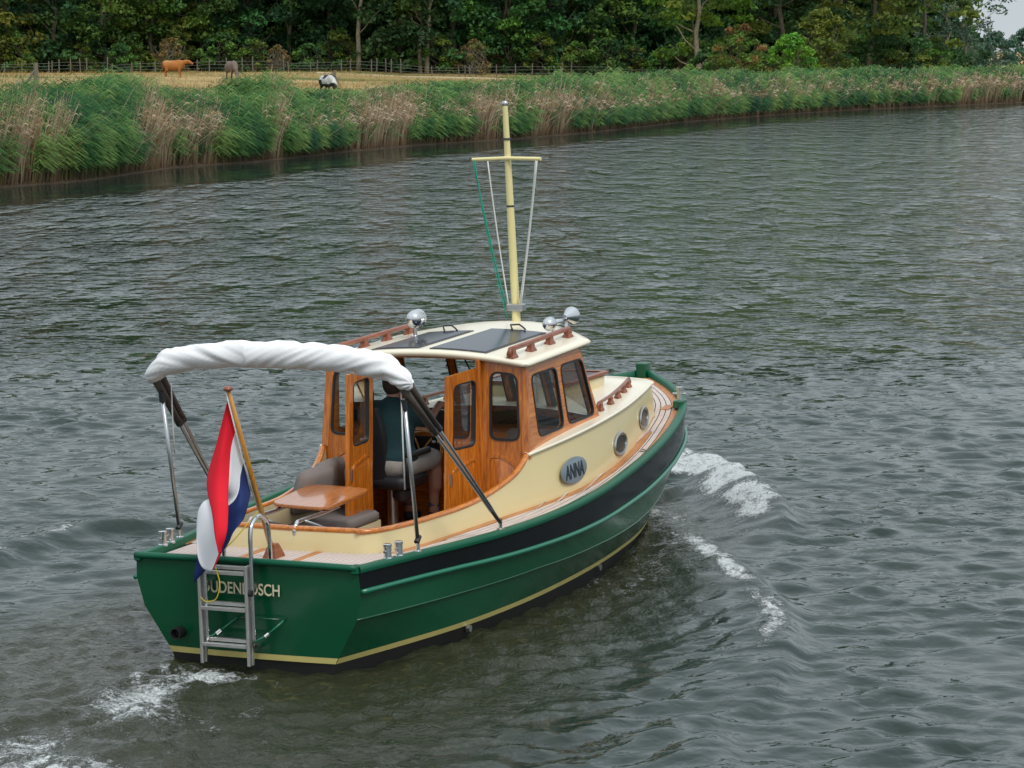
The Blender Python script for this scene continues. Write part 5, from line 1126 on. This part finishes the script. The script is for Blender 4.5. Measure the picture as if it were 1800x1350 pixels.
# ------------------------------------------------------------------ bimini with white boot
bim = empty('bimini'); bim.parent = boat
BXc = .54
def boot_c(y): return Vector((BXc + .02 * (y / 1.05) ** 2, y, 2.265 - .105 * abs(y / 1.06) ** 2.6))
m = MB(); rings = []; N = 40
ysb = np.linspace(-1.13, 1.13, 150)
def ridge(v): return 1 - abs(v) * 2
for i, y in enumerate(ysb):
    e = abs(y) / 1.13; c = boot_c(np.clip(y, -1.07, 1.07)); ex = max(0, (e - .84) / .16); rr = math.sqrt(max(0, 1 - ex ** 2.4)) if ex > 0 else 1
    rz = (.102 - .006 * e) * max(rr, .22); rx = .105 * max(rr, .2); drop = -.085 * ex ** 1.1; ring = []
    for k in range(N):
        a = 2 * math.pi * k / N; ca_, sa_ = math.cos(a), math.sin(a)
        # diagonal drapes and gathered creases in the cloth
        dg = y + .22 * sa_ * (1 if y < .2 else -1)
        w = mnoise.noise(Vector((dg * 3.4, .35 * ca_, 3.1))) * .55
        w2 = ridge(mnoise.noise(Vector((dg * 7.5 + 2, .6 * ca_, 7.7)))) - .62
        w3 = (ridge(mnoise.noise(Vector((dg * 15 - .8 * sa_, 1.1 * ca_, 1.9)))) - .62) * (.25 + 1.6 * max(0, e - .55) * (1.25 if y < 0 else .8))
        f = 1 + .10 * w + .17 * w2 + .17 * w3
        low = 1.0 if sa_ > 0 else 1.0 + .12 * ex
        ring.append((c.x + ca_ * rx * f, y + .02 * ex * w3 * np.sign(y), c.z + sa_ * rz * f * low + drop))
    rings.append(ring)
m.loft(rings, True, True); boot = m.build('canvas_boot', M['canvas'], bim, 179)
sb = boot.modifiers.new('subdivision', 'SUBSURF'); sb.levels = 1; sb.render_levels = 1
m = MB(); m.tube([boot_c(y) + Vector((.0, 0, -.098)) for y in np.linspace(-.95, .95, 21)], .006, 6); m.build('boot_seam', M['canvas'], bim, 179)
for sd in (-1, 1):
    yb = sd * 1.045; foot = Vector((1.83, sd * 1.225, Zs(1.83) + .05)); top = Vector((.56, yb, 2.10))
    ax = (foot - top).normalized(); pr = ax.cross(Vector((0, 1, 0))).normalized()
    for o_, l0 in ((.040, 0.0), (-.040, 0.03)):
        a = top + pr * o_ + ax * l0; b = foot - ax * .17 + pr * o_ * .25
        m = MB(); m.tube([a, b], .0135, 8); t_ = m.build('frame_tube', M['steel_dull'], bim, 179)
        L = (b - a).length
        m = MB(); m.tube([a, a.lerp(b, .12), a.lerp(b, .33 + (.03 if o_ > 0 else 0))], [.034, .030, .027], 10, flat=.9); m.build('tube_sleeve', M['sleeve'], bim, 179)
        m = MB(); q = a.lerp(b, .345 + (.03 if o_ > 0 else 0)); m.tube([q - ax * .03, q + ax * .03], .030, 10); m.build('strap', M['black_plastic'], bim, 60)
    m = MB(); m.tube([foot - ax * .20, foot - ax * .05, foot], [.018, .015, .013], 8); m.build('strut_end', M['black_plastic'], bim, 179)
    m = MB(); m.lathe([(.032, -.055), (.032, -.045), (.014, -.04), (.014, .03), (.02, .035)], 'z', tuple(foot), 12); m.build('deck_socket', M['steel'], bim, 50)
    # aft support strut
    f2 = Vector((.775, sd * 1.03, Zs(.775) + .05)); t2 = Vector((.62, sd * 1.035, 1.90))
    m = MB(); m.tube([f2 + Vector((0, 0, .03)), t2], .0155, 10); m.build('support_strut', M['steel_dull'], bim, 179)
    m = MB(); m.tube([t2 + Vector((0, 0, -.03)), t2 + Vector((-.01, 0, .05))], .024, 8); m.build('strut_clamp', M['black_plastic'], bim, 60)
    m = MB(); m.tube([f2 + Vector((-.02, 0, .02)), f2 + Vector((.025, 0, .06))], .022, 8); m.build('strut_knuckle', M['black_plastic'], bim, 60)
    m = MB(); m.lathe([(.032, -.055), (.032, -.045), (.014, -.04), (.014, .02)], 'z', tuple(f2), 12); m.build('deck_socket', M['steel'], bim, 50)
    a = Vector((.73 if sd > 0 else .60, sd * 1.02, 2.0)); rope([a, a + Vector((.0, 0, -.35)), a + Vector((.01, .0, -.72 if sd < 0 else -.55))], .006, M['rope_white'], 'tie_cord', bim)

# ------------------------------------------------------------------ stern gear
lad = empty('boarding_ladder'); lad.parent = boat
def pathr(pts, n=6):
    p = smooth_poly(pts, len(pts) * n); return [Vector(q) for q in p]
LXo = -.135
for y in (.295, -.098):
    for dx in (-.022, .022):
        m = MB(); m.rbox((LXo + dx - .014, y - .013, .06), (LXo + dx + .014, y + .013, .80), .006); m.build('ladder_rail', M['alu'], lad, 40)
    hp = pathr([(LXo + .01, y - .03, .20), (LXo + .01, y - .03, .80), (LXo + .01, y - .03, 1.02), (LXo + .04, y - .03, 1.10), (LXo + .14, y - .03, 1.145), (LXo + .25, y - .03, 1.09), (LXo + .28, y - .03, .98), (LXo + .29, y - .03, .77)])
    m = MB(); m.tube(hp, .0165, 10); m.build('hand_hoop', M['steel'], lad, 179)
    m = MB(); m.lathe([(.03, 0), (.03, .008), (.018, .014)], 'z', (LXo + .29, y - .03, deck_z(.15) + .003), 12); m.build('hoop_foot', M['steel'], lad, 50)
for z_ in (.745, .475, .205):
    for dx, dz in ((-.024, 0), (.026, .030)):
        m = MB(); m.rbox((LXo + dx - .020, -.085, z_ + dz - .013), (LXo + dx + .020, .282, z_ + dz + .013), .006); m.build('rung', M['alu'], lad, 40)
for z_ in (.62, .16): m = MB(); m.box((LXo + .02, .28, z_), (.01, .31, z_ + .03)); m.box((LXo + .02, -.113, z_), (.01, -.083, z_ + .03)); m.build('ladder_bracket', M['steel_dull'], lad)
m = MB(); m.lathe([(.024, 0), (.024, .03)], 'y', (LXo - .01, -.14, .60), 12); m.build('ladder_knob', M['black_plastic'], lad, 40)
# exhaust and bracket stays on the transom
m = MB(); m.lathe([(.02, .06), (.042, .05), (.045, -.02), (.045, -.06), (.036, -.06), (.036, .0)], 'x', (.0, .585, .235), 16); m.build('exhaust_pipe', M['black_rubber'], boat, 50)
for y0, y1 in ((.07, .19), (-.315, -.215)):
    p0 = Vector((-.015, y0, .385)); p1 = Vector((-.09, y1, .285)); p2 = Vector((-.14, y1 + .09, .235)); m = MB(); m.tube([p0, p1], .008, 6); m.tube([p1, p2], .007, 6); s_ = m.build('trim_stay', M['green_light'], boat, 179)
    m = MB(); m.tube([p1 + (p0 - p1) * .12, p1 - (p0 - p1) * .12], .017, 10); m.build('stay_collar', M['steel'], s_, 60)
m = MB(); m.tube([(-.03, .04, .39), (-.032, -.29, .395)], .006, 6); m.build('stay_bar', M['green'], boat, 179)
# mooring posts on the quarters and at the bow
def bollards(xs_, sd, tilt=0):
    for x in xs_:
        y = sd * (float(Gf(x)) - .025); z0 = Zs(x) + .0; m = MB(); m.lathe([(.038, -.01), (.038, .004), (.030, .010), (.029, .082), (.033, .086), (.033, .104), (.028, .108)], 'z', (x, y, z0), 16); b = m.build('mooring_post', M['steel'], boat, 40)
        m = MB(); m.tube([(x - .055, y, z0 + .055), (x + .055, y, z0 + .055)], .008, 8); m.build('cross_pin', M['steel'], b, 60)
for sd in (1, -1):
    bollards((.42, .56), sd)
    x = 6.93; y = sd * (float(Gf(x)) - .05); z0 = Zs(x); m = MB(); m.rbox((x - .10, y - .045, z0 - .05), (x + .10, y + .045, z0 + .035), .03); cb = m.build('bow_cleat_base', M['green'], boat, 40)
    m = MB(); m.lathe([(.026, 0), (.024, .09), (.034, .095), (.034, .125), (.026, .13)], 'z', (x, y, z0 + .03), 14); m.build('bow_post', M['steel'], cb, 40)
    m = MB(); m.tube([(x, y - .07, z0 + .09), (x, y + .07, z0 + .09)], .010, 8); m.build('cross_pin', M['steel'], cb, 60)
    m = MB(); m.slab([[(xx, y - sd * .085, deck_z(xx) + .008) for xx in (x - .09, x + .07)], [(xx, y - sd * .175, deck_z(xx) + .008) for xx in (x - .09, x + .07)]], (0, 0, -.01)); m.build('cleat_pad', M['margin_wood'], cb)
    for x in (2.55, 5.3):
        m = MB(); y = sd * (float(Gf(x)) - .13); m.rbox((x - .05, y - .02, deck_z(x)), (x + .05, y + .02, deck_z(x) + .012), .01); m.build('deck_filler', M['steel'], boat, 40)
# hull anodes / fittings along the waterline
for x in (1.55, 4.1): m = MB(); m.lathe([(.028, -.02), (.028, .012), (.018, .018)], 'y', (x, -float(LV['wl2'][1](x)) - .002, .045), 12); m.build('skin_fitting', M['steel_dull'], boat, 50)
# flagstaff
fs0, fs1 = Vector((.43, 0, deck_z(.43))), Vector((-.14, 0, 2.09))
m = MB(); m.tube([fs0, fs0.lerp(fs1, .5), fs1], [.021, .019, .015], 10); staff = m.build('flagstaff', M['staff_wood'], boat, 179)
m = MB(); m.lathe([(.012, -.02), (.034, -.008), (.036, .004), (.024, .018), (.006, .024)], 'z', tuple(fs1), 14); m.build('staff_truck', M['mahogany_red'], staff, 179)
m = MB(); m.loft([[(.43 - a, -b, fs0.z + h_), (.43 + a, -b, fs0.z + h_), (.43 + a, b, fs0.z + h_), (.43 - a, b, fs0.z + h_)] for a, b, h_ in ((.075, .06, 0), (.07, .055, .02), (.045, .035, .085), (.03, .026, .11))]); m.build('staff_socket', M['mahogany_red'], staff, None, .005)
rope([fs1 + Vector((-.012, .012, -.02)), fs0.lerp(fs1, .6) + Vector((-.03, .02, 0)), fs0.lerp(fs1, .28) + Vector((-.02, .012, 0))], .005, M['rope_white'], 'flag_halyard', staff)
rope(pathr([tuple(fs0.lerp(fs1, .3)), (.10, .13, .95), (-.14, .16, .83), (-.20, .10, .68), (-.205, .13, .56), (-.20, .22, .53), (-.19, .27, .56)]), .0045, M['rope_yellow'], 'cord', staff)
# flag: one sheet hanging in a twist from the staff, red / white / blue
def cr(P_, t):
    n = len(P_) - 1; q = t * n; i = min(int(q), n - 1); f = q - i; p0, p1, p2, p3 = P_[max(i-1, 0)], P_[i], P_[i+1], P_[min(i+2, n)]
    return .5 * ((2*p1) + (-p0 + p2) * f + (2*p0 - 5*p1 + 4*p2 - p3) * f**2 + (-p0 + 3*p1 - 3*p2 + p3) * f**3)
ST = [  # per station down the fly: photo pixel and aft offset (m) for 7 points across the hoist
 [(400,703,0),(406,730,0),(413,758,0),(420,786,0),(427,813,0),(434,841,0),(440,868,0)],
 [(382,772,.05),(394,778,.07),(404,792,.05),(413,815,.02),(421,836,.0),(430,858,.01),(437,878,.03)],
 [(363,846,.09),(384,840,.13),(401,846,.10),(408,865,.04),(412,880,.02),(423,888,.05),(428,912,.04)],
 [(374,905,.16),(388,900,.17),(399,905,.12),(355,884,.02),(362,915,-.03),(392,930,-.03),(412,935,.0)],
 [(380,945,.17),(389,940,.17),(394,948,.12),(348,938,.03),(352,955,.0),(375,970,-.03),(396,965,-.02)],
 [(385,972,.17),(387,975,.16),(373,1003,.10),(357,1000,.05),(346,972,.02),(344,996,.0),(341,1024,-.01)]]
cp = []
for i, row in enumerate(ST):
    t = i / 5; pr_ = []
    for u, v, dp in row:
        zs_ = np.clip((v - 703) / (868 - 703), 0, 1); xst = fs1.x + (fs0.x - fs1.x) * (.06 + .60 * zs_)
        xx = xst * (1 - min(1, t * 1.4)) + (-.27) * min(1, t * 1.4) - dp
        pr_.append(np.array(px(u, v, 'x', xx)))
    cp.append(pr_)
NU, NV = 46, 37; fv = []; 
for a in range(NU + 1):
    rowp = [cr([cp[i][j] for i in range(6)], a / NU) for j in range(7)]
    for b in range(NV):
        p_ = cr(rowp, b / (NV - 1)); rip = .012 * math.sin(b * .55 + a * .12) * min(1, a / 12); fv.append(p_ + np.array([rip, 0, 0]))
ff = np.array([(a * NV + b, a * NV + b + 1, (a + 1) * NV + b + 1, (a + 1) * NV + b) for a in range(NU) for b in range(NV - 1)]); fmi = np.array([min(2, b * 3 // (NV - 1)) for a in range(NU) for b in range(NV - 1)])
fme = mesh_np('flag', np.array(fv), ff, [M['flag_red'], M['flag_white'], M['flag_blue']], True, fmi)
flag = link('flag', fme); flag.matrix_world = BM; tag(flag, 'red, white and blue striped flag hanging from the varnished staff at the stern', 'flag')
so = flag.modifiers.new('thickness', 'SOLIDIFY'); so.thickness = .003
# ------------------------------------------------------------------ cockpit table and pillows
tab = empty('cockpit_table'); tab.matrix_world = BM; tag(tab, 'glossy varnished wooden table on steel arms in the open cockpit', 'table')
tp = [px(u, v, 'z', 1.0) for u, v in ((472, 884), (572, 893), (656, 858), (545, 850))]; tp2 = rquad([(q.x, q.y) for q in tp], .16, 6)
m = MB(); c0 = np.mean([(q[0], q[1]) for q in tp2], axis=0)
def tr_(f, z_): return [(c0[0] + (q[0] - c0[0]) * f, c0[1] + (q[1] - c0[1]) * f, z_) for q in tp2]
m.loft([tr_(.975, .968), tr_(1, .976), tr_(1.003, .986), tr_(.99, .999), tr_(.97, 1.0)], True, True); m.build('table_top', M['table_wood'], tab, 40)
for y, x0 in ((.40, .80), (-.02, .77)):
    m = MB(); m.tube(pathr([(x0 - .04, y, .845), (x0 - .05, y, .905), (x0 - .01, y, .955), (x0 + .07, y + .01, .962), (x0 + .45, y + .03, .955), (x0 + .75, y + .04, .962)]), .016, 10); m.build('table_arm', M['steel'], tab, 179)
    m = MB(); m.tube([(x0 + .12, y, .95), (x0 + .85, y + .02, .70)], .012, 8); m.build('table_stay', M['steel_dull'], tab, 179)
def pillow(lo_u, rot, c, s, label):
    V = []; n = 14; m = MB(); rows_t, rows_b = [], []
    for i in range(n + 1):
        rt, rb = [], []
        for j in range(n + 1):
            a, b = i / n * 2 - 1, j / n * 2 - 1; th = s[2] * (max(0, (1 - a ** 4) * (1 - b ** 4))) ** .5 * (1 + .12 * mnoise.noise(Vector((a * 2, b * 2, s[0] * 9)))); k = 1 - .06 * (a * a * b * b) ; xx, yy = a * s[0] * k * (1 - .05 * b * b), b * s[1] * k * (1 - .05 * a * a)
            rt.append((xx, yy, th)); rb.append((xx, yy, -th))
        rows_t.append(rt); rows_b.append(rb)
    m.grid(rows_t); m.grid([r_[::-1] for r_ in rows_b]); me = m.mesh('pillow', M['cushion'], 179); o = link('pillow', me); o.matrix_world = BM @ Matrix.Translation(c) @ rot; tag(o, label, 'pillow'); return o
pillow(0, Matrix.Rotation(R(14), 4, 'X') @ Matrix.Rotation(R(-90), 4, 'X') @ Matrix.Rotation(R(0), 4, 'Z'), (2.34, .70, .93), (.30, .20, .075), 'grey-brown scatter pillow leaning on the cockpit side beside the table')
pillow(0, Matrix.Rotation(R(8), 4, 'X') @ Matrix.Rotation(R(-90), 4, 'X'), (2.68, .74, .95), (.25, .19, .07), 'grey-brown scatter pillow in the corner under the port wheelhouse window')

# ------------------------------------------------------------------ helmsman, seated and facing forward
per = empty('person', (0, 0, 0)); per.matrix_world = BM @ Matrix.Translation((0, 0, .07))
tag(per, 'person in dark teal shirt and light grey shorts seated at the wooden wheel', 'person')
py = .50
hipc = (3.44, py, .90); chest = (3.41, py, 1.22); neck = (3.44, py, 1.44); head = (3.49, py, 1.60)
def arm(sd):
    sh = (3.43, py + sd * .185, 1.375); el = (3.56, py + sd * .235, 1.16) if sd > 0 else (3.58, py - .26, 1.27)
    wr = (3.82, py + sd * .19, 1.12) if sd > 0 else (3.84, py - .235, 1.36); return sh, el, wr
TORSO = [('e', (3.44, py, .92), (.16, .185, .14)), ('e', (3.42, py, 1.10), (.125, .17, .22)), ('e', (3.415, py, 1.27), (.125, .19, .17)), ('c', (3.43, py - .14, 1.375), (3.43, py + .14, 1.375), .075, .075)]
BODY = TORSO + [('c', (3.425, py, 1.38), (3.46, py, 1.53), .062, .056), ('e', (3.49, py, 1.625), (.098, .078, .118), .03), ('c', (3.555, py, 1.56), (3.575, py, 1.545), .045, .035, .03), ('c', (3.575, py, 1.63), (3.605, py, 1.60), .014, .018, .012)]
for sd in (1, -1): BODY.append(('c', (3.48, py + sd * .072, 1.63), (3.475, py + sd * .090, 1.60), .022, .014, .012))
LEGS = []
for sd in (1, -1):
    sh, el, wr = arm(sd); BODY += [('c', sh, el, .056, .044), ('c', el, wr, .044, .029)]
    w = np.array(wr); f = (w - np.array(el)) / np.linalg.norm(w - np.array(el)); hp_ = w + f * .055
    BODY.append(('c', w, hp_, .030, .036, .02))
    for k in range(4):
        yo = (k - 1.5) * .020; k0 = hp_ + np.array([.015, yo, .004]); L = (.040, .046, .044, .034)[k]; k1 = k0 + np.array([L * .8, 0, .012]); k2 = k1 + np.array([L * .35, 0, -.032]); k3 = k2 + np.array([-.016, 0, -.024])
        BODY += [('c', k0, k1, .0105, .0095, .006), ('c', k1, k2, .0095, .009, .006), ('c', k2, k3, .009, .008, .006)]
    th0 = w + f * .015 + np.array([0, -sd * .022, 0]); BODY += [('c', th0, th0 + np.array([.03, -sd * .022, -.006]), .012, .0105, .008), ('c', th0 + np.array([.03, -sd * .022, -.006]), th0 + np.array([.058, -sd * .016, -.020]), .0105, .009, .006)]
    hp0 = (3.47, py + sd * .095, .90); kn = (3.89, py + sd * .135 - .03, .915); an = (3.92, py + sd * .12 - .01, .44)
    BODY += [('c', hp0, kn, .088, .062), ('c', kn, an, .060, .040), ('c', (3.90, kn[1], .78), (3.90, kn[1], .66), .056, .052, .03), ('c', an, (an[0] + .02, an[1], .385), .040, .040), ('c', (an[0], an[1], .375), (an[0] + .15, an[1], .365), .036, .030)]
    LEGS.append((hp0, kn, an))
body = organic('body', BODY, .0115, M['skin'], per, .03)
SH = TORSO[1:] + [('e', (3.44, py, .98), (.15, .185, .09))]
for sd in (1, -1): sh, el, wr = arm(sd); e2 = tuple(np.array(sh) * .3 + np.array(el) * .7); SH.append(('c', sh, e2, .062, .058))
SH.append(('c', (3.425, py, 1.40), (3.435, py, 1.435), .068, .064))
organic('shirt', SH, .016, M['shirt'], per, .04, .016)
SO = [('e', (3.44, py, .93), (.165, .19, .14))] + [('c', l_[0], tuple(np.array(l_[0]) * .16 + np.array(l_[1]) * .84), .092, .080) for l_ in LEGS]
organic('shorts', SO, .016, M['shorts'], per, .04, .014)
HR = [('e', (3.475, py, 1.655), (.098, .082, .10)), ('e', (3.445, py, 1.60), (.072, .076, .085))]
organic('hair', HR, .014, M['hair'], per, .03, .008)
for l_ in LEGS:
    organic('sock', [('c', (l_[2][0], l_[2][1], .50), (l_[2][0] + .01, l_[2][1], .40), .042, .042)], .014, M['sock'], per, .02, .006)
    organic('shoe', [('c', (l_[2][0] - .02, l_[2][1], .375), (l_[2][0] + .15, l_[2][1], .365), .040, .034), ('c', (l_[2][0], l_[2][1], .40), (l_[2][0], l_[2][1], .375), .042, .042)], .014, M['shoe'], per, .02, .006)
